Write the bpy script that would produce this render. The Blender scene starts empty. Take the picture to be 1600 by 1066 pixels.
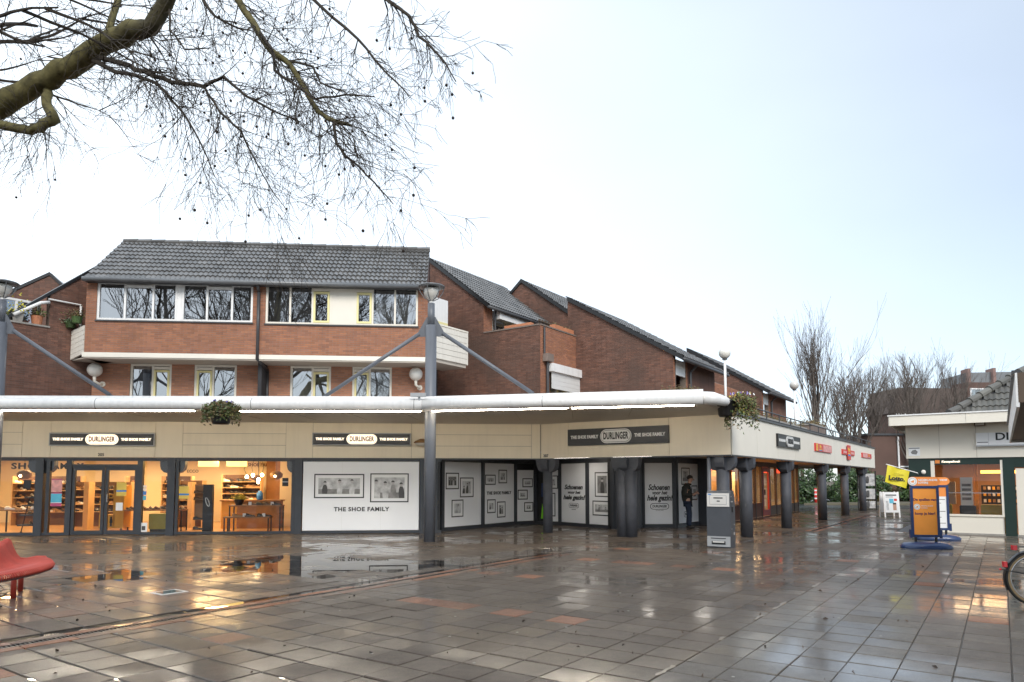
import bpy, math, random
from mathutils import Vector, Matrix, noise
R_ = math.radians
rng = random.Random(11)
S = bpy.context.scene
COL = S.collection

# ------------------------------------------------------------------ camera, sky, sun, exposure
cd = bpy.data.cameras.new('camera'); cam = bpy.data.objects.new('camera', cd); COL.objects.link(cam)
cam.location = (0, 0, 1.62); cam.rotation_euler = (R_(94.0), 0, 0)
cd.sensor_width = 36; cd.lens = 24.525; cd.shift_y = 0.088; cd.clip_start = 0.1; cd.clip_end = 2000
S.camera = cam
SUN_EL, SUN_AZ = 36.0, 168.0          # azimuth from +Y towards +X: a veiled sun behind the viewer
sd = Vector((math.sin(R_(SUN_AZ))*math.cos(R_(SUN_EL)), math.cos(R_(SUN_AZ))*math.cos(R_(SUN_EL)), math.sin(R_(SUN_EL))))
W_ = bpy.data.worlds.new('World'); S.world = W_; W_.use_nodes = True
nt = W_.node_tree; nt.nodes.clear()
sky = nt.nodes.new('ShaderNodeTexSky'); sky.sky_type = 'NISHITA'; sky.sun_disc = False
sky.sun_elevation = R_(SUN_EL); sky.sun_rotation = R_(SUN_AZ); sky.air_density = 1.0; sky.dust_density = .3; sky.ozone_density = 2.5
N_ = nt.nodes.new; L = nt.links.new
tc = N_('ShaderNodeTexCoord'); sx = N_('ShaderNodeSeparateXYZ'); L(tc.outputs['Generated'], sx.inputs[0])
mp = N_('ShaderNodeMapping'); mp.inputs['Scale'].default_value = (1.0, 1.0, 2.2); L(tc.outputs['Generated'], mp.inputs[0])
nz = N_('ShaderNodeTexNoise'); nz.inputs['Scale'].default_value = 1.1; nz.inputs['Detail'].default_value = 5; nz.inputs['Roughness'].default_value = .45; L(mp.outputs[0], nz.inputs['Vector'])
# thin cloud veil, thicker towards the west (left)
c1 = N_('ShaderNodeMath'); c1.operation = 'MULTIPLY_ADD'; c1.inputs[1].default_value = -.55; c1.inputs[2].default_value = .55; L(sx.outputs[0], c1.inputs[0])
c2 = N_('ShaderNodeMath'); c2.operation = 'MULTIPLY_ADD'; c2.use_clamp = True; c2.inputs[1].default_value = .36; L(nz.outputs['Fac'], c2.inputs[0]); L(c1.outputs[0], c2.inputs[2])
mx = N_('ShaderNodeMix'); mx.data_type = 'RGBA'; mx.inputs[7].default_value = (9.3, 10.3, 11.3, 1)
bg = N_('ShaderNodeBackground'); bg.inputs[1].default_value = 0.082; wo = N_('ShaderNodeOutputWorld')
L(c2.outputs[0], mx.inputs[0]); L(sky.outputs[0], mx.inputs[6]); L(mx.outputs[2], bg.inputs[0]); L(bg.outputs[0], wo.inputs[0])
sl = bpy.data.lights.new('sun', 'SUN'); sl.energy = 1.5; sl.angle = R_(26); sl.color = (1, .95, .88)
so = bpy.data.objects.new('sun', sl); COL.objects.link(so); so.rotation_euler = (-sd).to_track_quat('-Z', 'Y').to_euler(); so.location = sd*60
vs = S.view_settings; vs.view_transform = 'Standard'; vs.look = 'None'; vs.gamma = 1; vs.use_curve_mapping = False; vs.exposure = 0.82
S.render.engine = 'CYCLES'; S.cycles.use_denoising = True; S.cycles.max_bounces = 8; S.cycles.transparent_max_bounces = 12
S.cycles.sample_clamp_indirect = 6; S.cycles.caustics_reflective = False; S.cycles.caustics_refractive = False

# ------------------------------------------------------------------ materials
MATS = {}
def mat(name, col, rough=.6, var=.12, scale=3., bump=0., bscale=50., metal=0., spec=.5, island=0., col2=None, streak=0., emit=0., coat=0., crough=.05, zs=1., dirt=None):
    if name in MATS: return MATS[name]
    m = bpy.data.materials.new(name); m.use_nodes = True; MATS[name] = m
    n = m.node_tree; N = n.nodes.new; K = n.links.new
    b = n.nodes['Principled BSDF']
    b.inputs['Roughness'].default_value = rough; b.inputs['Metallic'].default_value = metal; b.inputs['Specular IOR Level'].default_value = spec
    if coat: b.inputs['Coat Weight'].default_value = coat; b.inputs['Coat Roughness'].default_value = crough
    geo = N('ShaderNodeNewGeometry')
    def vec(s):
        v = N('ShaderNodeVectorMath'); v.operation = 'MULTIPLY'; v.inputs[1].default_value = s; K(geo.outputs['Position'], v.inputs[0]); return v.outputs[0]
    def noi(s, sc, det=4):
        t = N('ShaderNodeTexNoise'); t.inputs['Scale'].default_value = sc; t.inputs['Detail'].default_value = det; K(vec(s), t.inputs['Vector']); return t.outputs['Fac']
    def rngm(x, a, c, lo, hi):
        r = N('ShaderNodeMapRange'); r.inputs[1].default_value = a; r.inputs[2].default_value = c; r.inputs[3].default_value = lo; r.inputs[4].default_value = hi; K(x, r.inputs[0]); return r.outputs[0]
    def scalec(c, f):
        v = N('ShaderNodeVectorMath'); v.operation = 'SCALE'; K(c, v.inputs[0]); K(f, v.inputs['Scale']); return v.outputs[0]
    rg = N('ShaderNodeRGB'); rg.outputs[0].default_value = (*col, 1); c = rg.outputs[0]
    if island:
        oi = N('ShaderNodeObjectInfo'); ad = N('ShaderNodeMath'); ad.operation = 'ADD'; K(oi.outputs['Random'], ad.inputs[0]); K(geo.outputs['Random Per Island'], ad.inputs[1])
        fr = N('ShaderNodeMath'); fr.operation = 'FRACT'; K(ad.outputs[0], fr.inputs[0])
        if col2:
            mxx = N('ShaderNodeMix'); mxx.data_type = 'RGBA'; mxx.inputs[7].default_value = (*col2, 1); K(c, mxx.inputs[6])
            f2 = N('ShaderNodeMath'); f2.operation = 'FRACT'; m7 = N('ShaderNodeMath'); m7.operation = 'MULTIPLY'; m7.inputs[1].default_value = 7.31; K(fr.outputs[0], m7.inputs[0]); K(m7.outputs[0], f2.inputs[0])
            K(f2.outputs[0], mxx.inputs[0]); c = mxx.outputs[2]
        c = scalec(c, rngm(fr.outputs[0], 0, 1, 1-island, 1+island))
    if var: c = scalec(c, rngm(noi((1, 1, zs), scale), .25, .75, 1-var, 1+var))
    if streak: c = scalec(c, rngm(noi((5, 5, .35), 2.2, 5), .45, .75, 1, 1-streak))
    if dirt:
        dm = N('ShaderNodeMix'); dm.data_type = 'RGBA'; dm.inputs[7].default_value = (*dirt, 1); K(c, dm.inputs[6]); K(rngm(noi((1, 1, 1), .55, 6), .48, .68, 0, .8), dm.inputs[0]); c = dm.outputs[2]
    K(c, b.inputs['Base Color'])
    if emit: K(c, b.inputs['Emission Color']); b.inputs['Emission Strength'].default_value = emit
    if bump:
        bp = N('ShaderNodeBump'); bp.inputs['Strength'].default_value = bump; bp.inputs['Distance'].default_value = .01; K(noi((1, 1, 1), bscale, 3), bp.inputs['Height']); K(bp.outputs[0], b.inputs['Normal'])
    return m
def glassmat(name, k, ior=1.5, tint=(1, 1, 1), rough=0.0):
    m = bpy.data.materials.new(name); m.use_nodes = True; MATS[name] = m
    n = m.node_tree; n.nodes.clear(); N = n.nodes.new; K = n.links.new
    fz = N('ShaderNodeFresnel'); fz.inputs[0].default_value = ior
    mu = N('ShaderNodeMath'); mu.operation = 'MULTIPLY'; mu.use_clamp = True; mu.inputs[1].default_value = k; K(fz.outputs[0], mu.inputs[0])
    t = N('ShaderNodeBsdfTransparent'); t.inputs[0].default_value = (*tint, 1); g = N('ShaderNodeBsdfGlossy'); g.inputs['Roughness'].default_value = rough
    ms = N('ShaderNodeMixShader'); K(mu.outputs[0], ms.inputs[0]); K(t.outputs[0], ms.inputs[1]); K(g.outputs[0], ms.inputs[2])
    o = N('ShaderNodeOutputMaterial'); K(ms.outputs[0], o.inputs[0]); return m
mat('brick', (.36, .155, .082), .85, .13, .8, .25, 90, island=.15, col2=(.30, .135, .085), streak=.15)
mat('brick_orange', (.44, .205, .118), .85, .10, .8, .25, 90, island=.16, col2=(.38, .18, .115))
mat('brick_dark', (.18, .084, .056), .85, .18, .7, .25, 90, island=.24, col2=(.165, .085, .062), streak=.25, dirt=(.10, .062, .048))
mat('brick_grey', (.115, .068, .054), .85, .15, .5, 0, 90, island=.2)
mat('mortar', (.26, .21, .17), .9, .15, 3)
mat('mortar_dark', (.14, .105, .085), .9, .15, 3)
mat('tile_dark', (.10, .098, .095), .3, .2, 2, .15, 60, island=.25, col2=(.13, .125, .12), coat=.5, crough=.15)
mat('tile_brown', (.10, .095, .086), .45, .2, 2, .2, 60, island=.22, col2=(.13, .125, .11), dirt=(.15, .15, .13))
mat('white_paint', (.84, .83, .81), .45, .05, 2, 0, streak=.10)
mat('white_plastic', (.82, .82, .82), .3, .02)
mat('cream', (.77, .68, .525), .5, .05, 1.2, .03, 200, streak=.05)  # cream paint with warm reflected shop light mixed into the fascia colour
mat('cream_dark', (.30, .26, .2), .7, .05)
mat('cream_light', (.79, .74, .64), .5, .035, 1.2, .03, 200)
mat('boards', (.74, .70, .62), .55, .04, 2, streak=.1)
mat('yellow_frame', (.83, .74, .36), .45, .05)
mat('anthracite', (.038, .042, .05), .38, .12, 4)
mat('column_grey', (.062, .066, .078), .62, .15, 5, .5, 45)
mat('pole_grey', (.135, .145, .165), .42, .06, 3, streak=.1)
mat('zinc', (.16, .165, .17), .4, .12, 3, metal=.3)
mat('gutter_dark', (.055, .055, .058), .4, .1)
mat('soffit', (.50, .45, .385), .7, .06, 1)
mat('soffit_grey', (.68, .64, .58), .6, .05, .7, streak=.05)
mat('vinyl', (.82, .825, .83), .35, .012)
mat('black', (.012, .012, .013), .4, .1)
mat('ink', (.015, .015, .016), .5, 0)
mat('paper', (.80, .80, .79), .6, .02)
mat('photo_light', (.50, .50, .50), .5, .45, 6)
mat('photo_mid', (.22, .215, .21), .5, .4, 7)
mat('photo_dark', (.06, .058, .057), .5, .3, 9)
mat('photo_skin', (.42, .40, .39), .5, .15, 9)
mat('concrete', (.33, .31, .28), .85, .15, 2, .2, 60, streak=.2)
mat('concrete_brown', (.20, .155, .13), .85, .15, 2, .2, 60)
mat('terracotta', (.50, .20, .10), .7, .1)
mat('soil', (.03, .022, .016), .9, .2)
mat('leaf', (.075, .125, .03), .5, .3, 5, island=.45, col2=(.12, .11, .03))
mat('leaf_dark', (.035, .075, .025), .35, .3, 3, island=.5, col2=(.07, .11, .035))
mat('leaf_yellow', (.55, .48, .05), .5, .2, 5, island=.3)
mat('leaf_dry', (.11, .10, .03), .6, .3, 5, island=.5, col2=(.14, .08, .035))
mat('petal_violet', (.20, .15, .55), .5, .1, island=.3)
mat('petal_white', (.8, .8, .78), .5, .05)
mat('petal_yellow', (.8, .62, .05), .5, .05)
mat('bark_green', (.125, .108, .040), .85, .55, 9, 1., 22, dirt=(.05, .042, .03))
mat('bark_twig', (.042, .032, .022), .8, .3, 6)
mat('twig_far', (.13, .105, .088), .8, .25, 2)
mat('bark_far', (.055, .045, .038), .85, .3, 4)
mat('fruit', (.03, .02, .014), .9, .2)
mat('globe', (.80, .77, .70), .3, .03, coat=.3)
mat('lamp_bowl', (.62, .60, .55), .3, .05, coat=.5)
mat('bench_red', (.50, .06, .034), .5, .14, 6, .1, 80, dirt=(.42, .04, .02))
mat('bench_worn', (.09, .06, .055), .6, .3, 20)
mat('navy', (.02, .045, .13), .35, .08, coat=.3)
mat('orange', (.93, .34, .055), .5, .06, 4, .35, 9)
mat('orange_flat', (.82, .27, .06), .45, .03)
mat('yellow', (.72, .61, .03), .55, .06, 3)
mat('red_sign', (.62, .03, .025), .4, .03)
mat('red_paint', (.30, .012, .010), .4, .05)
mat('pink_print', (.72, .35, .33), .5, .35, 8)
mat('amber_print', (.85, .50, .06), .5, .03)
mat('blue_print', (.05, .22, .6), .5, .05)
mat('cyan_print', (.10, .45, .62), .5, .08, 8)
mat('ochre_print', (.72, .52, .10), .5, .05)
mat('magenta_print', (.45, .08, .18), .5, .05)
mat('green_frame', (.010, .028, .022), .4, .1)
mat('brown_board', (.11, .075, .05), .6, .12, 3)
mat('metal', (.55, .55, .56), .25, .05, metal=1.)
mat('galv', (.42, .43, .44), .4, .1, metal=.6)
mat('machine', (.055, .06, .07), .45, .08, 6, .3, 70)
mat('machine_light', (.62, .60, .57), .4, .04)
mat('machine_grey', (.33, .34, .35), .45, .06)
mat('shop_wall', (.78, .68, .48), .7, .06, 1)
mat('shop_ceiling', (.62, .54, .42), .8, .04, 1)
mat('shop_floor', (.44, .25, .11), .35, .18, 2, zs=1, coat=.3, crough=.2)
mat('wood', (.30, .15, .06), .5, .25, 3)
mat('wood_light', (.62, .42, .22), .5, .15, 3)
mat('wood_dark', (.13, .065, .03), .6, .2, 3)
mat('olive', (.32, .27, .06), .6, .1, 4)
mat('amber', (.72, .36, .04), .45, .08, 3)
mat('shade_lit', (1.0, .70, .22), .6, .05, emit=1.3)
mat('shade_brown', (.28, .15, .06), .6, .1)
mat('bulb', (1, .72, .38), .3, 0, emit=16)
mat('tube_lamp', (1, .92, .80), .3, 0, emit=5)
mat('sign_lit', (.95, .82, .64), .4, 0, emit=.75)
mat('sign_ink', (.16, .06, .015), .5, 0)
mat('sign_face', (.72, .72, .70), .4, .02)
mat('sign_grey', (.30, .30, .30), .4, .02)
mat('red_lit', (1, .07, .02), .4, 0, emit=1.3)
mat('warm_lit', (1, .42, .08), .4, 0, emit=1.6)
mat('strip_lit', (1, .90, .74), .4, 0, emit=38.0)
mat('arcade_tube', (1, .93, .84), .3, 0, emit=6.0)
mat('shoe_black', (.018, .016, .015), .35, .2, 20)
mat('shoe_brown', (.11, .05, .02), .4, .3, 20)
mat('shoe_tan', (.33, .19, .08), .5, .2, 20)
mat('shoe_white', (.7, .68, .64), .5, .1, 20)
mat('jeans', (.014, .024, .05), .8, .2, 12)
mat('jacket', (.018, .018, .014), .7, .25, 10)
mat('skin', (.48, .28, .20), .5, .08, 8)
mat('hair', (.03, .02, .014), .6, .2, 40)
mat('tyre', (.018, .017, .016), .6, .1)
mat('tyre_wall', (.27, .19, .10), .6, .1)
mat('bike_black', (.012, .012, .014), .3, .05, coat=.4)
mat('reflector', (.6, .01, .02), .2, .05, coat=.5)
mat('lime', (.25, .75, .02), .5, .05)
mat('curtain', (.66, .65, .63), .8, .18, 2.2, zs=.06)
mat('curtain_grey', (.30, .30, .31), .8, .25, 2.4, zs=.06)
mat('room_dark', (.035, .035, .038), .9, .2, 1)
mat('asphalt', (.05, .05, .052), .35, .2, 1.5, .3, 40, coat=.4, crough=.15)
mat('earth', (.10, .075, .05), .9, .25, .8, .3, 20)
mat('sand_joint', (.055, .046, .036), .4, .4, 6)
mat('drain_iron', (.03, .03, .032), .35, .2, 10, metal=.5)
glassmat('glass_house', 11.0, 1.5, (.86, .88, .88))
glassmat('glass_shop', 1.15, 1.45, (.97, .97, .97))
glassmat('water', 1.2, 1.33, (.97, .97, .97), .0)
def slabmat(name, c1, c2):
    m = bpy.data.materials.new(name); m.use_nodes = True; MATS[name] = m
    n = m.node_tree; N = n.nodes.new; K = n.links.new; b = n.nodes['Principled BSDF']
    geo = N('ShaderNodeNewGeometry'); oi = N('ShaderNodeObjectInfo')
    ad = N('ShaderNodeMath'); ad.operation = 'ADD'; K(oi.outputs['Random'], ad.inputs[0]); K(geo.outputs['Random Per Island'], ad.inputs[1])
    fr = N('ShaderNodeMath'); fr.operation = 'FRACT'; K(ad.outputs[0], fr.inputs[0])
    def noi(sc, det=4):
        t = N('ShaderNodeTexNoise'); t.inputs['Scale'].default_value = sc; t.inputs['Detail'].default_value = det; K(geo.outputs['Position'], t.inputs['Vector']); return t.outputs['Fac']
    def rm(x, a, c, lo, hi):
        r = N('ShaderNodeMapRange'); r.inputs[1].default_value = a; r.inputs[2].default_value = c; r.inputs[3].default_value = lo; r.inputs[4].default_value = hi; K(x, r.inputs[0]); return r.outputs[0]
    def mul(x, y):
        q = N('ShaderNodeMath'); q.operation = 'MULTIPLY'; K(x, q.inputs[0]); K(y, q.inputs[1]); return q.outputs[0]
    mx = N('ShaderNodeMix'); mx.data_type = 'RGBA'; mx.inputs[6].default_value = (*c1, 1); mx.inputs[7].default_value = (*c2, 1); K(fr.outputs[0], mx.inputs[0])
    f = mul(rm(noi(1.1), .3, .7, .82, 1.15), rm(noi(150, 2), .3, .7, .5, 1.5)); f = mul(f, rm(noi(9), .35, .7, .85, 1.12))
    sc = N('ShaderNodeVectorMath'); sc.operation = 'SCALE'; K(mx.outputs[2], sc.inputs[0]); K(f, sc.inputs['Scale']); K(sc.outputs[0], b.inputs['Base Color'])
    wet = noi(.5, 5); f2 = N('ShaderNodeMath'); f2.operation = 'MULTIPLY_ADD'; f2.inputs[1].default_value = .12; K(fr.outputs[0], f2.inputs[0])
    w0 = N('ShaderNodeMath'); w0.operation = 'ADD'; w0.inputs[1].default_value = -.06; K(wet, w0.inputs[0]); K(w0.outputs[0], f2.inputs[2]); wet = f2.outputs[0]
    K(rm(wet, .36, .62, .7, .45), b.inputs['Roughness']); b.inputs['Specular IOR Level'].default_value = .3
    K(rm(wet, .40, .60, .22, 1.0), b.inputs['Coat Weight']); b.inputs['Coat IOR'].default_value = 1.33
    K(rm(wet, .40, .60, .24, .035), b.inputs['Coat Roughness'])
    bp = N('ShaderNodeBump'); bp.inputs['Strength'].default_value = .8; bp.inputs['Distance'].default_value = .005; K(noi(110, 3), bp.inputs['Height']); K(bp.outputs[0], b.inputs['Normal'])
    b2 = N('ShaderNodeBump'); b2.inputs['Distance'].default_value = .004; K(rm(wet, .38, .62, .42, .07), b2.inputs['Strength'])
    hh = N('ShaderNodeMath'); hh.operation = 'ADD'; K(noi(30, 4), hh.inputs[0]); K(rm(noi(130, 2), 0, 1, 0, .5), hh.inputs[1]); K(hh.outputs[0], b2.inputs['Height']); K(b2.outputs[0], b.inputs['Coat Normal'])
    return m
slabmat('slab', (.070, .052, .038), (.105, .081, .060))
slabmat('slab_red', (.24, .10, .05), (.19, .085, .05))
slabmat('slab_pale', (.130, .112, .092), (.10, .085, .07))
slabmat('slab_reddish', (.17, .098, .065), (.15, .105, .075))

# ------------------------------------------------------------------ builders
class MB:
    def __init__(s): s.v = []; s.f = []; s.sm = False
    def add(s, vs, fs):
        o = len(s.v); s.v += [tuple(v) for v in vs]; s.f += [tuple(i+o for i in f) for f in fs]; return s
    def hexa(s, p): return s.add(p, [(0, 3, 2, 1), (4, 5, 6, 7), (0, 1, 5, 4), (1, 2, 6, 5), (2, 3, 7, 6), (3, 0, 4, 7)])
    def box(s, x0, x1, y0, y1, z0, z1): return s.hexa([(x0, y0, z0), (x1, y0, z0), (x1, y1, z0), (x0, y1, z0), (x0, y0, z1), (x1, y0, z1), (x1, y1, z1), (x0, y1, z1)])
    def fbox(s, fr, u0, u1, w0, w1, z0, z1):   # box in a facade frame, w towards the viewer
        P = fr.P; return s.hexa([P(u0, w1, z0), P(u1, w1, z0), P(u1, w0, z0), P(u0, w0, z0), P(u0, w1, z1), P(u1, w1, z1), P(u1, w0, z1), P(u0, w0, z1)])
    def prism(s, a, b):                          # two matching polygons (lists of points)
        n = len(a); s.add(list(a)+list(b), [tuple(range(n-1, -1, -1)), tuple(range(n, 2*n))]+[(i, (i+1) % n, n+(i+1) % n, n+i) for i in range(n)]); return s
    def fpoly(s, fr, pts, w0, w1): return s.prism([fr.P(u, w0, z) for u, z in pts], [fr.P(u, w1, z) for u, z in pts])
    def plan(s, pts, z0, z1): return s.prism([(x, y, z0) for x, y in pts], [(x, y, z1) for x, y in pts])
    def tube(s, pts, r, n=8, cap=True):
        pts = [Vector(p) for p in pts]; k = len(pts); rr = r if isinstance(r, (list, tuple)) else [r]*k
        rings = []; up = None
        for i, p in enumerate(pts):
            t = (pts[min(i+1, k-1)]-pts[max(i-1, 0)]); t = t.normalized() if t.length > 1e-9 else Vector((0, 0, 1))
            if up is None:
                up = Vector((0, 0, 1)) if abs(t.z) < .9 else Vector((1, 0, 0))
            a = (up-t*up.dot(t)); a = a.normalized() if a.length > 1e-6 else t.orthogonal().normalized(); up = a; b = t.cross(a)
            rings.append([p+(a*math.cos(2*math.pi*j/n)+b*math.sin(2*math.pi*j/n))*rr[i] for j in range(n)])
        fs = [(i*n+j, i*n+(j+1) % n, (i+1)*n+(j+1) % n, (i+1)*n+j) for i in range(k-1) for j in range(n)]
        if cap: fs += [tuple(range(n-1, -1, -1)), tuple((k-1)*n+j for j in range(n))]
        return s.add([q for g in rings for q in g], fs)
    def cyl(s, p0, p1, r0, r1=None, n=16): return s.tube([p0, p1], [r0, r0 if r1 is None else r1], n)
    def lathe(s, c, prof, n=20, ax=None):
        c = Vector(c); m = ax or Matrix.Identity(3); vs = []; k = len(prof)
        for r, z in prof:
            for j in range(n): a = 2*math.pi*j/n; vs.append(c+m@Vector((r*math.cos(a), r*math.sin(a), z)))
        fs = [(i*n+j, i*n+(j+1) % n, (i+1)*n+(j+1) % n, (i+1)*n+j) for i in range(k-1) for j in range(n)]
        fs += [tuple(range(n-1, -1, -1)), tuple((k-1)*n+j for j in range(n))]
        return s.add(vs, fs)
    def ball(s, c, rx, ry=None, rz=None, n=12, m=8):
        ry = rx if ry is None else ry; rz = rx if rz is None else rz; c = Vector(c); vs = []
        for i in range(m+1):
            t = math.pi*i/m
            for j in range(n): a = 2*math.pi*j/n; vs.append(c+Vector((rx*math.sin(t)*math.cos(a), ry*math.sin(t)*math.sin(a), -rz*math.cos(t))))
        return s.add(vs, [(i*n+j, i*n+(j+1) % n, (i+1)*n+(j+1) % n, (i+1)*n+j) for i in range(m) for j in range(n)])
    def leaf(s, c, size):
        a = Vector((rng.gauss(0, 1), rng.gauss(0, 1), rng.gauss(0, 1))).normalized(); b = a.orthogonal().normalized(); c = Vector(c); d = a.cross(b)*size*.18
        return s.add([c-a*size*.5, c+b*size*.3+d, c+a*size*.5, c-b*size*.3+d], [(0, 1, 2), (0, 2, 3)])
    def build(s, name, m, parent=None, local=False, smooth=False, origin=None):
        me = bpy.data.meshes.new(name); V = [Vector(v) for v in s.v]
        o = bpy.data.objects.new(name, me)
        if not local:
            if parent is not None: off = wloc(parent)
            elif origin is not None: off = Vector(origin)
            else:
                xs = [v.x for v in V]; ys = [v.y for v in V]; off = Vector(((min(xs)+max(xs))/2, (min(ys)+max(ys))/2, min(v.z for v in V)))
            V = [v-off for v in V]
            if parent is None: o.location = off
        me.from_pydata([tuple(v) for v in V], [], s.f); me.update()
        if smooth or s.sm: me.polygons.foreach_set('use_smooth', [True]*len(me.polygons))
        me.materials.append(MATS[m] if isinstance(m, str) else m)
        COL.objects.link(o); o.parent = parent
        return o
def wloc(o):
    v = Vector(o.location)
    while o.parent: o = o.parent; v += Vector(o.location)
    return v
class Fr:
    def __init__(s, o, a): a = R_(a); s.o = o; s.d = (math.cos(a), math.sin(a)); s.n = (math.sin(a), -math.cos(a))
    def P(s, u, w=0, z=0): return (s.o[0]+s.d[0]*u+s.n[0]*w, s.o[1]+s.d[1]*u+s.n[1]*w, z)
    def sub(s, u, w, a): p = s.P(u, w); return Fr(p[:2], math.degrees(math.atan2(s.d[1], s.d[0]))+a)
    def mtx(s, u, w, z): return Matrix(((s.d[0], 0, s.n[0], s.o[0]+s.d[0]*u+s.n[0]*w), (s.d[1], 0, s.n[1], s.o[1]+s.d[1]*u+s.n[1]*w), (0, 1, 0, z), (0, 0, 0, 1)))
def tag(o, label, cat, group=None, kind=None):
    if label: o['label'] = label
    if cat: o['category'] = cat
    if group: o['group'] = group
    if kind: o['kind'] = kind
    return o
def T(name, label, cat, loc, group=None, rz=0):
    o = bpy.data.objects.new(name, None); COL.objects.link(o); o.location = loc; o.rotation_euler = (0, 0, rz); o.empty_display_size = .2
    return tag(o, label, cat, group)
def copytree(o, parent=None):
    c = o.copy(); COL.objects.link(c); c.parent = parent
    for ch in o.children: copytree(ch, c)
    return c
def text(body, size, m, parent, mtx, xs=1., bold=0., shear=0., ext=.003, align='CENTER', name='lettering', local=False, sp=1., fit=0):
    cu = bpy.data.curves.new('t', 'FONT'); cu.body = body; cu.size = size; cu.align_x = align; cu.align_y = 'CENTER'; cu.offset = bold; cu.shear = shear; cu.extrude = ext; cu.resolution_u = 3; cu.space_character = sp
    to = bpy.data.objects.new('t', cu); COL.objects.link(to)
    me0 = bpy.data.meshes.new_from_object(to.evaluated_get(bpy.context.evaluated_depsgraph_get()))
    if fit: xx = [v.co.x for v in me0.vertices]; xs = fit/(max(xx)-min(xx))
    b = MB(); b.add([mtx @ Vector((v.co.x*xs, v.co.y, v.co.z)) for v in me0.vertices], [tuple(p.vertices) for p in me0.polygons])
    bpy.data.objects.remove(to); bpy.data.curves.remove(cu); bpy.data.meshes.remove(me0)
    return b.build(name, m, parent, local=local) if b.v else None
def spans(poly, z):
    xs = []
    for i in range(len(poly)):
        (u0, z0), (u1, z1) = poly[i], poly[(i+1) % len(poly)]
        if (z0 <= z) != (z1 <= z): xs.append(u0+(u1-u0)*(z-z0)/(z1-z0))
    xs.sort(); return [(xs[i], xs[i+1]) for i in range(0, len(xs)-1, 2)]
def cut(ivs, holes, z0, z1):
    for h in holes:
        if h[2] < z1-1e-4 and h[3] > z0+1e-4:
            out = []
            for a, b in ivs:
                if h[1] <= a or h[0] >= b: out.append((a, b)); continue
                if h[0] > a: out.append((a, h[0]))
                if h[1] < b: out.append((h[1], b))
            ivs = out
    return ivs
def wall(fr, w, poly, holes, parent, mb='brick', mm='mortar', thick=.22, bricks=True):
    zs = sorted(set([round(z, 4) for _, z in poly]+[round(x, 4) for h in holes for x in h[2:4]]))
    b = MB(); zmin = min(z for _, z in poly); zmax = max(z for _, z in poly)
    for za, zb in zip(zs, zs[1:]):
        if zb-za < 1e-3 or za < zmin-1e-6 or zb > zmax+1e-6: continue
        lo = spans(poly, za+1e-4); hi = spans(poly, zb-1e-4)
        if len(lo) != len(hi): continue
        for (a0, a1), (b0, b1) in zip(lo, hi):
            if any(h[2] < zb-1e-4 and h[3] > za+1e-4 for h in holes):
                for c0, c1 in cut([(max(a0, b0), min(a1, b1))], holes, za, zb):
                    if c1-c0 > .005: b.fbox(fr, c0, c1, w-thick, w, za, zb)
            else: b.fpoly(fr, [(a0, za), (a1, za), (b1, zb), (b0, zb)], w-thick, w)
    core = b.build('wall', mm if bricks else mb, parent)
    if bricks:
        b = MB(); row = 0; z = zmin
        while z+.05 < zmax:
            for a, c in cut(spans(poly, z+.025), holes, z, z+.05):
                u = a+.004-(.11 if row % 2 else 0)
                while u < c:
                    x0, x1 = max(u, a+.002), min(u+.21, c-.002)
                    if x1-x0 > .02:
                        t = w+.006+rng.uniform(-.0015, .0025); P = fr.P
                        vs = [P(x0, w, z), P(x1, w, z), P(x1, w, z+.052), P(x0, w, z+.052), P(x0, t, z), P(x1, t, z), P(x1, t, z+.052), P(x0, t, z+.052)]
                        b.add(vs, [(4, 5, 6, 7), (0, 1, 5, 4), (1, 2, 6, 5), (2, 3, 7, 6), (3, 0, 4, 7)])
                    u += .22
            z += .0625; row += 1
        o = b.build('brickwork', mb, core); o['kind'] = 'stuff'
    return core
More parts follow.
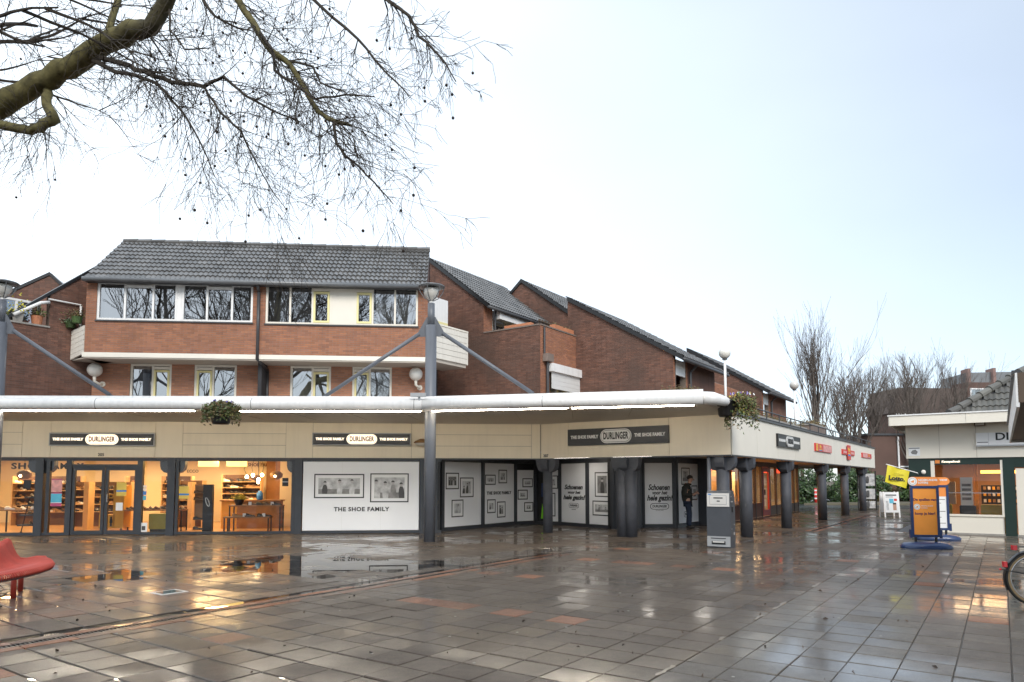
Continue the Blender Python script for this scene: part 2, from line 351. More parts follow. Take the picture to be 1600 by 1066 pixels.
def window(fr, w, u0, u1, z0, z1, bars, parent, m='white_paint', fw=.06, glass='glass_house', depth=.07, yel=(), head=(), solid=(), curtain=None):
    """outer frame + mullions; one pane per light; yel = openable lights with a yellow sash; head = lights with a vent bar on top; solid = blind panels"""
    b = MB(); b.fbox(fr, u0, u1, w-depth, w, z0, z0+fw); b.fbox(fr, u0, u1, w-depth, w, z1-fw, z1); b.fbox(fr, u0, u0+fw, w-depth, w, z0+fw, z1-fw); b.fbox(fr, u1-fw, u1, w-depth, w, z0+fw, z1-fw)
    for x in bars: b.fbox(fr, x-fw*.45, x+fw*.45, w-depth, w-.004, z0+fw, z1-fw)
    f = b.build('window', m, parent)
    ed = [u0+fw]+[v for x in bars for v in (x-fw*.45, x+fw*.45)]+[u1-fw]
    for i in range(len(bars)+1):
        a, c = ed[2*i], ed[2*i+1]; lo, hi = z0+fw, z1-fw
        if i in solid:
            MB().fbox(fr, a, c, w-.05, w-.02, lo, hi).build('blind_panel', m, f); continue
        if i in head:
            MB().fbox(fr, a, c, w-.06, w+.012, hi-.11, hi-.02).build('vent_grille', 'white_paint' if m == 'white_paint' else m, f); hi -= .13
        if i in yel:
            q = MB(); k = .065; q.fbox(fr, a+.004, c-.004, w-.05, w+.012, lo, lo+k); q.fbox(fr, a+.004, c-.004, w-.05, w+.012, hi-k, hi); q.fbox(fr, a+.004, a+k, w-.05, w+.012, lo+k, hi-k); q.fbox(fr, c-k, c-.004, w-.05, w+.012, lo+k, hi-k)
            q.build('sash', 'yellow_frame', f); a += k; c -= k; lo += k; hi -= k
        t = rng.uniform(-.003, .003); P = fr.P
        MB().add([P(a, w-.04, lo), P(c, w-.04+t, lo), P(c, w-.04+t, hi), P(a, w-.04, hi)], [(0, 1, 2, 3)]).build('pane', glass, f)
    if curtain:
        for (a, c, cm) in curtain:
            q = MB(); n = max(6, int((c-a)/.05)); vs = []
            for i in range(n+1):
                x = a+(c-a)*i/n; y = w-.26+.022*math.sin(i*2.2)+.01*math.sin(i*5.1)
                vs += [fr.P(x, y, z0+.02), fr.P(x, y, z1-.03)]
            q.add(vs, [(2*i, 2*i+2, 2*i+3, 2*i+1) for i in range(n)]); q.build('curtain', cm, f, smooth=True)
    return f
def tile_geo(cw, g, amp=.042, lift=.038, n=8):
    vs = []; fs = []
    xs = [cw*i/n for i in range(n+1)]; zz = [amp*(.5+.5*math.cos(4*math.pi*x/cw)) for x in xs]
    for x, z in zip(xs, zz): vs += [(x, -.01, z+lift), (x, g+.03, z), (x, -.01, z+lift-.034)]
    for i in range(n): a = 3*i; fs += [(a, a+3, a+4, a+1), (a+2, a+5, a+3, a)]
    return vs, fs
def roof_tiles(E, A, B, la, lb, parent, m='tile_dark', cw=.3, g=.32, single=0, keep=None, name='roof_tile'):
    """E eave corner, A unit vector along the eave, B unit vector up the slope"""
    E, A, B = Vector(E), Vector(A).normalized(), Vector(B).normalized(); Nn = A.cross(B)
    vs, fs = tile_geo(cw, g); me = bpy.data.meshes.new(name); me.from_pydata(vs, [], fs); me.materials.append(MATS[m]); me.polygons.foreach_set('use_smooth', [False]*len(me.polygons))
    rest = MB(); k = 0; pl = wloc(parent); nr = int(round(lb/g)); nc = int(round(la/cw))
    for r in range(nr):
        for c in range(nc):
            if keep and not keep((c+.5)*cw, (r+.5)*g): continue
            o = E+A*(c*cw)+B*(r*g)+Nn*rng.uniform(0, .006); dy = rng.uniform(-.006, .006)
            M4 = Matrix(((A.x, B.x, Nn.x, o.x), (A.y, B.y, Nn.y, o.y), (A.z, B.z, Nn.z, o.z), (0, 0, 0, 1))) @ Matrix.Rotation(dy, 4, 'Z')
            if k < single:
                ob = bpy.data.objects.new(name, me); COL.objects.link(ob); ob.parent = parent; M5 = M4.copy(); M5.translation -= pl; ob.matrix_local = M5; k += 1
            else: rest.add([M4 @ Vector(v) for v in vs], fs)
    if rest.v: rest.build('tile_field', m, parent)['kind'] = 'stuff'
def corbel(mb, fr, u, w, z0, z1, half, th):
    r = .22; pts = [(-half, z1), (-half, z0+r)]+[(-half+r-r*math.cos(R_(a)), z0+r-r*math.sin(R_(a))) for a in (30, 60, 90)]+[(half-r+r*math.sin(R_(a)), z0+r-r*math.cos(R_(a))) for a in (0, 30, 60)]+[(half, z0+r), (half, z1)]
    mb.fpoly(fr, [(u+a, b) for a, b in pts], w-th, w+th)

FM = Fr((-7.64, 20.99), 5); C0 = FM.P(8.57)[:2]; FW = Fr(C0, -35); C1 = FW.P(5.94)[:2]; FR = Fr(C1, 55)
FK = Fr((13.07, 21.11), -35)

# ------------------------------------------------------------------ ground and paving
tag(MB().add([(-900, -900, -.06), (900, -900, -.06), (900, 900, -.06), (-900, 900, -.06)], [(0, 1, 2, 3)]).build('ground', 'earth'), None, None, kind='structure')
PC = lambda s, w, z=0: FR.P(s, w, z)
pave = MB().prism([PC(-34, -30, -.05), PC(-34, 22, -.05), PC(27, 22, -.05), PC(27, -30, -.05)], [PC(-34, -30, -.012), PC(-34, 22, -.012), PC(27, 22, -.012), PC(27, -30, -.012)][::1]).build('pavement', 'sand_joint')
pave['kind'] = 'structure'
G = .4
def level(s, w):
    v = noise.noise((s*.33, w*.33, 1.7))*.0016+noise.noise((s*.9, w*.9, 5.1))*.0008
    for cs, cw_, r, d in ((-9.6, -5.4, 2.4, .013), (-8.4, -3.5, 1.4, .0115), (-12.4, -6.6, 1.1, .011), (-6.9, -7.0, 1.4, .011)):
        q = ((s-cs)**2+(w-cw_)**2)/r**2
        if q < 1: v -= d*(1-q)
    return v
def slab_geo(hx=.1915, hy=.1972):
    ix, iy = hx-.009, hy-.005
    vs = [(-hx, -hy, -.008), (hx, -hy, -.008), (hx, hy, -.008), (-hx, hy, -.008), (-ix, -iy, 0), (ix, -iy, 0), (ix, iy, 0), (-ix, iy, 0), (-hx, -hy, -.02), (hx, -hy, -.02), (hx, hy, -.02), (-hx, hy, -.02)]
    return vs, [(4, 5, 6, 7)]+[(a, (a+1) % 4, (a+1) % 4+4, a+4) for a in range(4)]+[(a+8, (a+1) % 4+8, (a+1) % 4, a) for a in range(4)]
sv, sf = slab_geo()
red_at = [(-11.2, w) for w in (-1.0, -.6, -.2, .2, 1.0, 1.8)]+[(-8.6, -1.0), (-8.6, -1.8), (-13.9, -.9), (-16.4, -1.2), (-16.0, -1.2), (-5.7, .8), (-5.7, 0), (-5.7, -.6), (-5.7, 1.6), (-5.7, -1.4), (-3.0, -2.6), (-3.0, -1.8), (-2.9, .3), (-2.9, 3.2), (-8.5, 5.4), (-5.6, 5.0)]
redset = {(round(s/G), round(w/G)) for s, w in red_at}
slabs = []
for i in range(-80, 66):
    for j in range(-58, 52):
        s, w = i*G, j*G; x, y, _ = PC(s, w)
        if y < 3.6 or y > 46 or abs(x)/y > .82: continue
        if -17.5 < s < -4.4 and -2.45 < w < -2.0: continue
        if 5.2 < s < 18 and .58 < w < 1.0: continue
        lm = FM.o; um = (x-lm[0])*FM.d[0]+(y-lm[1])*FM.d[1]; wm = (x-lm[0])*FM.n[0]+(y-lm[1])*FM.n[1]
        if um < 5.2 and wm < -.1: continue
        ks, kw = (x-13.07)*FK.d[0]+(y-21.11)*FK.d[1], (x-13.07)*FK.n[0]+(y-21.11)*FK.n[1]
        if ks > -1.2 and kw < -.1: continue
        bx, by = x+9.3, y-9.3
        if math.hypot(bx, by) < 2.3: continue
        kind = 'slab'
        if (i, j) in redset: kind = 'slab_red'
        elif -16.4 < s < -12.2 and -9 < w < -3.2 and noise.noise((s*.8, w*.8, 9)) > -.25: kind = 'slab_reddish'
        elif w > 3.55: kind = 'slab_pale'
        slabs.append((math.hypot(x, y), s, w, kind))
slabs.sort()
meshes = {}
for k in ('slab', 'slab_red', 'slab_pale', 'slab_reddish'):
    me = bpy.data.meshes.new('paving_slab'); me.from_pydata(sv, [], sf); me.materials.append(MATS[k]); meshes[k] = me
fields = {}; pl = wloc(pave); ang = math.atan2(FR.d[1], FR.d[0])
for n, (d, s, w, kind) in enumerate(slabs):
    z = level(s, w)+rng.gauss(0, .0020); x, y, _ = PC(s+rng.uniform(-.0015, .0015), w+rng.uniform(-.0015, .0015))
    M4 = Matrix.Translation((x, y, z)) @ Matrix.Rotation(ang+rng.gauss(0, .003), 4, 'Z') @ Matrix.Rotation(rng.gauss(0, .0030), 4, 'X') @ Matrix.Rotation(rng.gauss(0, .0030), 4, 'Y')
    if n < 300:
        o = bpy.data.objects.new('paving_slab', meshes[kind]); COL.objects.link(o); o.parent = pave; M4.translation -= pl; o.matrix_local = M4
    else: fields.setdefault(kind, MB()).add([M4 @ Vector(v) for v in sv], sf)
for k, b in fields.items(): b.build('slab_field', k, pave)['kind'] = 'stuff'
wat = MB().add([PC(-20, -9, -.0072), PC(-20, 3.2, -.0072), PC(-5, 3.2, -.0072), PC(-5, -9, -.0072)], [(0, 1, 2, 3)]).build('puddle_water', 'water'); wat['kind'] = 'structure'
x = -12.8
while x < -4.5:
    l_ = rng.uniform(.08, .7); q = [PC(x+l_*k/6, 3.38+rng.uniform(-.03, .0), .002) for k in range(7)]+[PC(x+l_*k/6, 3.38+rng.uniform(.005, .035), .002) for k in range(6, -1, -1)]
    MB().prism([(a, b_, -.003) for a, b_, _ in q], [(a, b_, .0055) for a, b_, _ in q]).build('mortar_patch', mat('mortar_patch', (.20, .165, .13), .5, .25, 12, coat=.6, crough=.15), pave); x += l_+rng.uniform(.2, 1.6)
def drain(s0, s1, wc, label):
    t = T('drain_channel', label, 'drain', PC((s0+s1)/2, wc, 0))
    n = int((s1-s0)/.5)
    for i in range(n):
        for k in (-1, 1):
            a, c = s0+i*.5+.004, s0+i*.5+.496; w0 = wc+k*.14
            MB().hexa([PC(a, w0-.075, -.02), PC(c, w0-.075, -.02), PC(c, w0+.075, -.02), PC(a, w0+.075, -.02), PC(a, w0-.072, .003-.004*(k < 0)), PC(c, w0-.072, .003), PC(c, w0+.072, .002), PC(a, w0+.072, .003)]).build('edge_brick', 'slab_red' if (i+k) % 3 else 'slab_reddish', t)
    b = MB()
    for k in (-.055, .055): b.hexa([PC(s0, wc+k-.007, -.03), PC(s1, wc+k-.007, -.03), PC(s1, wc+k+.007, -.03), PC(s0, wc+k+.007, -.03), PC(s0, wc+k-.007, .001), PC(s1, wc+k-.007, .001), PC(s1, wc+k+.007, .001), PC(s0, wc+k+.007, .001)])
    x = s0
    while x < s1:
        b.hexa([PC(x, wc-.05, -.02), PC(x+.016, wc-.05, -.02), PC(x+.016, wc+.05, -.02), PC(x, wc+.05, -.02), PC(x, wc-.05, 0), PC(x+.016, wc-.05, 0), PC(x+.016, wc+.05, 0), PC(x, wc+.05, 0)]); x += .04
    b.build('grating', 'drain_iron', t)['kind'] = 'stuff'
drain(-17.4, -4.5, -2.2, 'slotted drain channel with red edge bricks running past the red bench')
drain(5.3, 17.9, .79, 'slotted drain channel with red edge bricks running beside the row of columns')
t = T('inspection_cover', 'small pale framed inspection cover in the wet paving', 'cover', PC(-12.8, -4.1, 0))
MB().hexa([PC(-13.0, -4.3, 0), PC(-12.6, -4.3, 0), PC(-12.6, -3.95, 0), PC(-13.0, -3.95, 0), PC(-13.0, -4.3, .007), PC(-12.6, -4.3, .007), PC(-12.6, -3.95, .007), PC(-13.0, -3.95, .007)]).build('frame', 'machine_light', t)
MB().hexa([PC(-12.95, -4.25, .005), PC(-12.65, -4.25, .005), PC(-12.65, -4.0, .005), PC(-12.95, -4.0, .005), PC(-12.95, -4.25, .010), PC(-12.65, -4.25, .010), PC(-12.65, -4.0, .010), PC(-12.95, -4.0, .010)]).build('lid', mat('teal', (.06, .17, .18), .2, .4, 12, coat=1), t)
# fallen leaves, twigs and paper scraps: litter nobody would count
b = MB()
for _ in range(240):
    s, w = rng.uniform(-16, -3), rng.uniform(-10, 6); x, y, _z = PC(s, w)
    if y < 4: continue
    b.leaf((x, y, .006+level(s, w)), rng.uniform(.02, .07))
tag(b.build('leaf_litter', mat('litter', (.05, .03, .018), .5, .2, 5, island=.6), None), 'small brown leaves and twigs scattered over the wet paving', 'leaf litter', kind='stuff')
b = MB()
for _ in range(60):
    s, w = rng.uniform(-16, -3), rng.uniform(-7, 5); x, y, _z = PC(s, w)
    if y > 4: b.box(x-.012, x+.012, y-.01, y+.01, level(s, w), .004+level(s, w))
tag(b.build('gum_spots', 'concrete', None), 'small white specks of litter on the paving', 'litter', kind='stuff')
# cobbles round the tree
b = MB()
for r in [2.22-.11*k for k in range(12)]:
    n = int(2*math.pi*r/.2)
    for k in range(n):
        a0, a1 = 2*math.pi*(k+.04)/n, 2*math.pi*(k+.96)/n; z = rng.uniform(-.004, .008)
        q = [(-9.3+rr*math.cos(a), 9.3+rr*math.sin(a)) for a, rr in ((a0, r-.098), (a1, r-.098), (a1, r), (a0, r))]
        b.hexa([(x, y, -.03) for x, y in q]+[(x, y, z) for x, y in q])
co = b.build('tree_pit_cobbles', mat('cobble', (.10, .095, .09), .45, .2, 6, island=.25, coat=.4, crough=.2), None); tag(co, 'ring of small dark cobbles round the tree pit under the red bench', 'cobbles', kind='stuff')
# road and verge beyond the arcade
tag(MB().plan([(13.5, 41.5), (60, 38), (90, 60), (24, 62)], -.05, -.008).build('road', 'asphalt'), None, None, kind='structure')
tag(MB().plan([(19, 45.6), (60, 43.5), (70, 47), (24, 50)], -.05, .11).build('verge', mat('verge', (.13, .115, .08), .9, .25, 1.5, .4, 12)), None, None, kind='structure')

# ------------------------------------------------------------------ shop building: fascia, columns, deck
shop = T('shop_building', 'low cream panelled shop arcade wrapping the square under the brick houses', 'building', FM.P(0, 0, 0))
ZF0, ZF1 = 2.28, 3.36
def panel(fr, u0, u1, z0, z1, m='cream'): MB().fbox(fr, u0+.006, u1-.006, .0, .022, z0+.006, z1-.006).build('fascia_panel', m, shop)
back = MB()
back.fbox(FM, -16, 8.57, -.2, -.002, ZF0+.01, ZF1); back.fbox(FW, .004, 5.936, -.2, -.002, ZF0+.01, ZF1); back.fbox(FR, .004, 25.3, -.2, -.002, ZF0+.01, ZF1-.002)
back.build('fascia_backing', 'cream_dark', shop)
lay = [(-12.6, -9.8, 3), (-9.8, -9.0, 1), (-9.0, -6.72, 3), (-6.72, -5.93, 1), (-5.93, -2.98, 2), (-2.98, -2.19, 1), (-2.19, .81, 3), (.81, 1.61, 1), (1.61, 4.57, 2), (4.57, 5.31, 1), (5.31, 8.28, 3), (8.28, 8.55, 1)]
for u0, u1, k in lay:
    zs = {1: [ZF0, ZF1], 2: [ZF0, 2.64, 3.02, ZF1], 3: [ZF0, 2.66, 3.01, ZF1]}[k]
    for a, c in zip(zs, zs[1:]): panel(FM, u0, u1, a, c)
for u0, u1, k in [(.02, 1.02, 1), (1.02, 4.23, 2), (4.23, 5.94, 1)]:
    zs = {1: [ZF0, ZF1], 2: [ZF0, 2.66, 3.12, ZF1]}[k]
    for a, c in zip(zs, zs[1:]): panel(FW, u0, u1, a, c)
for k in range(11): panel(FR, .03+k*2.295, .03+(k+1)*2.295, ZF0, ZF1, 'cream_light')
b = MB(); b.fbox(FM, -16, 8.57, .0, .03, ZF0-.035, ZF0); b.fbox(FW, .01, 5.95, .0, .03, ZF0-.035, ZF0); b.fbox(FR, .0, 25.32, .0, .03, ZF0-.03, ZF0); b.build('fascia_drip_edge', 'anthracite', shop)
b = MB(); b.fbox(FR, -.05, 25.35, -.25, .07, ZF1, ZF1+.06); b.build('roof_trim', 'gutter_dark', shop)
MB().fbox(FR, 25.302, 25.32, -9, .02, ZF0, ZF1).build('end_fascia', 'cream_light', shop)
A_ = FM.P(-16, -.2)[:2]; deck = [A_, FM.P(8.5, -.2)[:2], FW.P(5.8, -.2)[:2], FR.P(25.28, -.2)[:2], FR.P(25.28, -14)[:2], FM.P(6, -16)[:2], FM.P(-16, -12)[:2]]
MB().plan(deck, 3.3, 3.42).build('roof_deck', 'concrete_brown', shop)
aw = [FM.P(5.02, -.1)[:2], FM.P(8.5, -.1)[:2], FW.P(5.85, -.1)[:2], FR.P(25.25, -.1)[:2], FR.P(25.25, -9)[:2], FM.P(5.02, -9)[:2]]
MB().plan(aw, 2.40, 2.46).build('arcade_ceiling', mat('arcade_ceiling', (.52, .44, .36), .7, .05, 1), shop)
# shop front along the square (frame FM)
def glass(fr, u0, u1, z0, z1, w=-.05, parent=None, m='glass_shop'):
    MB().add([fr.P(u0, w, z0), fr.P(u1, w, z0), fr.P(u1, w, z1), fr.P(u0, w, z1)], [(0, 1, 2, 3)]).build('glass_pane', m, parent or shop)
for u in (-11.0, -6.2, -2.49, 1.2):
    c = MB().fbox(FM, u-.11, u+.11, -.2, .03, 0, 2.245).build('column', 'anthracite', shop)
    q = MB(); corbel(q, FM, u, -.16, 1.82, 2.24, .36, .1); q.build('corbel', 'anthracite', c)
b = MB(); b.fbox(FM, -14, 5.5, -.12, .0, 2.18, 2.244); b.fbox(FM, -14, -5.32, -.12, .0, .01, .085); b.fbox(FM, -3.36, 5.5, -.12, .0, .01, .085)
for u in (-5.38, -3.38): b.fbox(FM, u-.08, u+.07, -.12, .01, 0.02, 2.18)
b.fbox(FM, -6.02, -5.92, -.1, .0, .085, 2.18); b.fbox(FM, -2.36, -2.28, -.1, .0, .085, 2.18); b.fbox(FM, 1.0, 1.08, -.1, 0, .085, 2.18)
b.fbox(FM, 4.83, 5.38, -.16, .02, .0, 2.19); b.fbox(FM, -5.3, -3.45, -.1, .0, 2.0, 2.08)
b.build('shopfront_frame', 'anthracite', shop)
for u0, u1 in ((-10.9, -6.31), (-6.09, -6.02), (-5.92, -5.46), (-3.31, -2.6), (-2.28, 1.0)): glass(FM, u0, u1, .085, 2.18)
glass(FM, -5.3, -3.45, 2.08, 2.18)
for u0, u1, hs in ((-5.30, -4.39, 1), (-4.37, -3.46, -1)):
    q = MB(); k = .085; q.fbox(FM, u0, u1, -.09, -.02, .02, .14); q.fbox(FM, u0, u1, -.09, -.02, 1.9, 2.0); q.fbox(FM, u0, u0+k, -.09, -.02, .14, 1.9); q.fbox(FM, u1-k, u1, -.09, -.02, .14, 1.9)
    d = q.build('door', 'anthracite', shop); glass(FM, u0+k, u1-k, .14, 1.9, -.055, d)
    if hs < 0: MB().tube([FM.P(u0+.04, -.02, .95), FM.P(u0+.10, .05, .97), FM.P(u0+.10, .055, 1.2), FM.P(u0+.04, -.02, 1.24)], .014, 8).build('handle', 'metal', d)
# picture printing helper (flat prints on the vinyl)
def picture(fr, u0, u1, z0, z1, parent, w, figs=3, seed=0, dark=False, bw=.035, mt=.09):
    r = random.Random(seed); e = .004; cu, cz = u1-u0, z1-z0; mt = min(mt, .16*min(cu, cz)+.02)
    q = MB(); q.fbox(fr, u0, u1, w, w+.006, z0, z0+bw); q.fbox(fr, u0, u1, w, w+.006, z1-bw, z1); q.fbox(fr, u0, u0+bw, w, w+.006, z0+bw, z1-bw); q.fbox(fr, u1-bw, u1, w, w+.006, z0+bw, z1-bw)
    f = q.build('picture_print', 'ink', parent)
    MB().fbox(fr, u0+bw, u1-bw, w, w+.002, z0+bw, z1-bw).build('print_mount', 'paper', f)
    a0, a1, b0, b1 = u0+bw+mt, u1-bw-mt, z0+bw+mt, z1-bw-mt; h = b1-b0; wd = a1-a0
    MB().fbox(fr, a0, a1, w, w+.003, b0, b1).build('photo_ground', 'photo_mid' if dark else 'photo_light', f)
    if r.random() < .6 and not dark: MB().fbox(fr, a0, a1, w, w+.0035, b0, b0+h*r.uniform(.2, .4)).build('photo_foreground', 'photo_mid', f)
    for k in range(figs):
        x = a0+wd*(k+.5+r.uniform(-.15, .15))/figs; hd = min(h*.11, wd/figs*.26); top = b0+h*r.uniform(.62, .92); body = []
        for t, ww in ((0, .55), (.25, 1.0), (.6, 1.25), (1, 1.1)): body.append((x-hd*1.25*ww, top-hd*1.9-(top-hd*1.9-b0)*t))
        pts = body+[(2*x-p[0], p[1]) for p in reversed(body)]; lean = r.uniform(-.25, .25)
        cl = lambda v: min(max(v, a0+.003), a1-.003)
        pts = [(cl(p[0]+lean*(p[1]-b0)*.3), p[1]) for p in pts]
        MB().fpoly(fr, pts[::-1], w, w+.0042+.0004*k).build('photo_figure', ('photo_dark', 'photo_mid', 'photo_light')[r.randrange(3)] if not dark else ('photo_dark', 'photo_light')[r.randrange(2)], f)
        hx = cl(x+lean*(top-hd-b0)*.3)
        MB().fpoly(fr, [(cl(hx+hd*.85*math.cos(t*.6283)), top-hd+hd*1.1*math.sin(t*.6283)) for t in range(10)], w, w+.0050+.0004*k).build('photo_figure', 'photo_skin', f)
        MB().fpoly(fr, [(cl(hx+hd*.9*math.cos(t*.5236)), top-hd*.75+hd*.95*math.sin(t*.5236)) for t in range(7)], w, w+.0058+.0004*k).build('photo_figure', 'photo_dark', f)
    return f
def vinyl(fr, u0, u1, z0, z1, w, label):
    t = T('window_vinyl', label, 'window panel', fr.P((u0+u1)/2, w, 0)); MB().fbox(fr, u0, u1, w-.02, w, z0, z1).build('white_sheet', 'vinyl', t); return t
def pill(fr, u, w, z, hw, hh, d, m, parent, name='pill_badge'):
    pts = [(u+hw-hh+hh*math.cos(R_(a)), z+hh*math.sin(R_(a))) for a in range(-90, 91, 15)]+[(u-hw+hh+hh*math.cos(R_(a)), z+hh*math.sin(R_(a))) for a in range(90, 271, 15)]
    return MB().fpoly(fr, pts, w, w+d).build(name, m, parent)
vp = vinyl(FM, 1.34, 4.81, .1, 2.17, .0, 'wide white window panel with two framed family photos beside the slim grey lamp post')
for k in (2.5, 3.66): MB().fbox(FM, k-.003, k+.003, 0, .0015, .1, 2.17).build('sheet_seam', 'sign_face', vp)
picture(FM, 1.67, 3.16, 1.07, 1.80, vp, .0, 3, 3); picture(FM, 3.34, 4.50, .94, 1.82, vp, .0, 4, 9)
text('THE SHOE FAMILY', .17, 'ink', vp, FM.mtx(3.09, .003, .73), fit=1.66, bold=.006, sp=1.12)
# recessed, zig-zag front under the arcade
Q = [(-2.18, 22.12), (-.98, 23.76), (.13, 25.45), (.86, 26.0), (1.72, 25.25), (2.58, 24.05), (3.36, 23.0), (4.30, 23.5), (4.46, 23.85), (5.62, 23.95), (7.16, 25.95)]
def seg(i):
    a, c = Q[i], Q[i+1]; return Fr(a, math.degrees(math.atan2(c[1]-a[1], c[0]-a[0]))), math.dist(a, c)
fr0 = MB(); specs = {}
for i in range(len(Q)-1):
    f, l = seg(i); specs[i] = (f, l)
    fr0.fbox(f, -.05, l+.05, -.12, -.02, 2.22, 2.40); fr0.fbox(f, -.05, l+.05, -.12, .0, 0, .10); fr0.fbox(f, -.07, .06, -.13, .02, .1, 2.23); fr0.fbox(f, l-.06, l+.07, -.13, .021, .1, 2.23)
fr0.build('arcade_front_frame', 'anthracite', shop)
bk_ = MB()
for i in range(len(Q)-1): f, l = specs[i]; bk_.fbox(f, -.05, l+.05, -.3, -.16, 0, 2.42)
bk_.fbox(FM, 5.2, 5.45, -.9, -.03, 0, 2.40); bk_.build('arcade_back_wall', 'black', shop)
for k, (u, w) in enumerate(((.0, -1.9), (2.3, -1.7), (4.6, -2.4))):
    t = T('arcade_lamp', ('fluorescent lamp on the arcade ceiling before the four small framed photos', 'fluorescent lamp on the arcade ceiling before the tall framed portrait', 'fluorescent lamp on the arcade ceiling near the standing man')[k], 'lamp', FW.P(u, w, 2.3)); MB().fbox(FW, u-.6, u+.6, w-.19, w+.19, 2.36, 2.40).build('housing', 'white_plastic', t); MB().fbox(FW, u-.58, u+.58, w-.17, w+.17, 2.335, 2.358).build('diffuser', 'arcade_tube', t)
names = ['white window panel with three framed family photos beside the lamp post column', 'white window panel reading THE SHOE FAMILY between four small framed photos', 'narrow white panel with three small framed photos beside the dark doorway', 'white panel with one wide and one tall framed photo right of the doorway', 'narrow white panel with smaller black script lettering and no photos', 'white panel with a tall framed portrait above a wide framed photo', 'angled white panel with three framed photos half hidden by the thick double column', None, 'white panel with larger black script lettering and no photos behind the thick double column', 'white panel with framed photos behind the standing man']
for i, nm in enumerate(names):
    f, l = specs[i]
    if nm is None: continue
    v = vinyl(f, .46 if i == 3 else .06, l-.06, .12, 1.98 if i in (2, 3) else 2.2, -.03, nm); w = -.03
    if i == 0: picture(f, .16, .80, 1.32, 1.85, v, w, 4, 21, True); picture(f, .86, 1.55, 1.05, 1.70, v, w, 3, 22); picture(f, .45, 1.03, .42, .98, v, w, 1, 23)
    if i == 1: picture(f, .16, .78, 1.45, 1.80, v, w, 2, 24); picture(f, .97, 1.5, 1.5, 1.98, v, w, 1, 25); text('THE SHOE FAMILY', .145, 'ink', v, f.mtx(l/2, w+.004, 1.16), fit=(l-.12)*.8, bold=.006, sp=1.1); picture(f, .28, .78, .48, .95, v, w, 2, 26); picture(f, .88, 1.4, .3, .86, v, w, 2, 27)
    if i == 2: picture(f, .34, .82, 1.35, 1.68, v, w, 1, 28); picture(f, .12, .58, .9, 1.26, v, w, 2, 29); picture(f, .42, .84, .45, .8, v, w, 2, 30)
    if i == 3: picture(f, .5, 1.04, 1.3, 1.78, v, w, 2, 31); picture(f, .52, .92, .3, 1.15, v, w, 1, 32)
    if i == 5: picture(f, .36, 1.06, 1.05, 1.88, v, w, 1, 33, True); picture(f, .24, 1.1, .42, .92, v, w, 2, 34)
    if i == 6: picture(f, .5, .95, 1.45, 1.95, v, w, 2, 41); picture(f, .56, 1.0, .9, 1.3, v, w, 1, 42); picture(f, .5, .9, .3, .75, v, w, 1, 43)
    if i in (4, 8):
        k = .82 if i == 4 else 1.0; m = l/2
        text('Schoenen', .27*k, 'ink', v, f.mtx(m-.02, w+.004, 1.36), fit=(l-.12)*.72, bold=.008, shear=.3); text('voor het', .17*k, 'ink', v, f.mtx(m, w+.004, 1.18), fit=(l-.12)*.5, bold=.005, shear=.3); text('hele gezin!', .26*k, 'ink', v, f.mtx(m, w+.004, 1.0), fit=(l-.12)*.86, bold=.008, shear=.3)
        pill(f, m, w, .72, .33*k, .105*k, .002, 'ink', v); pill(f, m, w+.0021, .72, .31*k, .088*k, .001, 'vinyl', v); text('DURLINGER', .12*k, 'ink', v, f.mtx(m, w+.006, .72), fit=.5*k, bold=.003); text('THE SHOE FAMILY', .035*k, 'ink', v, f.mtx(m, w+.004, .585))
    if i == 9: picture(f, .5, 1.2, 1.45, 2.05, v, w, 1, 35); picture(f, 1.35, 1.85, .9, 1.42, v, w, 1, 36); picture(f, .75, 1.2, .7, 1.15, v, w, 1, 38); pill(f, 1.0, w, .42, .33, .105, .002, 'ink', v); pill(f, 1.0, w+.0021, .42, .31, .088, .001, 'vinyl', v); text('DURLINGER', .12, 'ink', v, f.mtx(1.0, w+.006, .42), xs=.75, bold=.003)
f, l = specs[7]; MB().fbox(f, .06, l-.06, -.1, -.04, .1, 2.22).build('frame_return', 'anthracite', shop)
f, l = specs[3]; q = MB().fbox(f, .08, .40, -.1, -.05, .1, 2.2).build('recessed_door', 'black', shop); MB().fbox(f, .40, .46, -.12, .0, .1, 2.22).build('door_jamb', 'anthracite', shop)
MB().fpoly(f, [(.24, .2), (.38, .2), (.34, .55), (.3, .75)], -.05, -.04).build('lime_bag_print', 'lime', q); MB().fbox(f, .26, .37, -.05, -.04, 1.0, 1.5).build('blue_print', 'navy', q)
# columns along the wing and the right-hand arcade
def rcol(fr, u, w, r=.175, half=.36, n=1):
    c = MB()
    for k in range(n): x = u+(k-(n-1)/2)*.27; c.tube([fr.P(x, w-.05*k*0, 0), fr.P(x, w, 1.95)], r, 20)
    o = c.build('column', 'column_grey', shop, smooth=False); o.data.polygons.foreach_set('use_smooth', [len(p.vertices) == 4 for p in o.data.polygons])
    q = MB(); corbel(q, fr, u, w, 1.86, 2.24, half, .12); corbel(q, fr.sub(u, w, 90), 0, 0, 1.86, 2.238, .26, .121); q.build('corbel', 'column_grey', o)
rcol(FW, .24, -.02, .15, .34); rcol(FW, 2.92, -.0, .17, .42, 2); rcol(FW, 5.62, -.25, .17, .36)
for s in (1.88, 6.39, 12.16, 17.18, 22.2): rcol(FR, s, -.2)
MB().tube([FW.P(5.3, -.1, .3), FW.P(5.3, -.1, 2.24)], .055, 12).build('downpipe', 'pole_grey', shop, smooth=True)
# numbers on the fascia
text('205', .12, 'ink', shop, FM.mtx(-4.5, .026, 2.36), bold=.003, name='house_number'); text('207', .12, 'ink', shop, FW.mtx(.2, .026, 2.36), bold=.003, name='house_number')
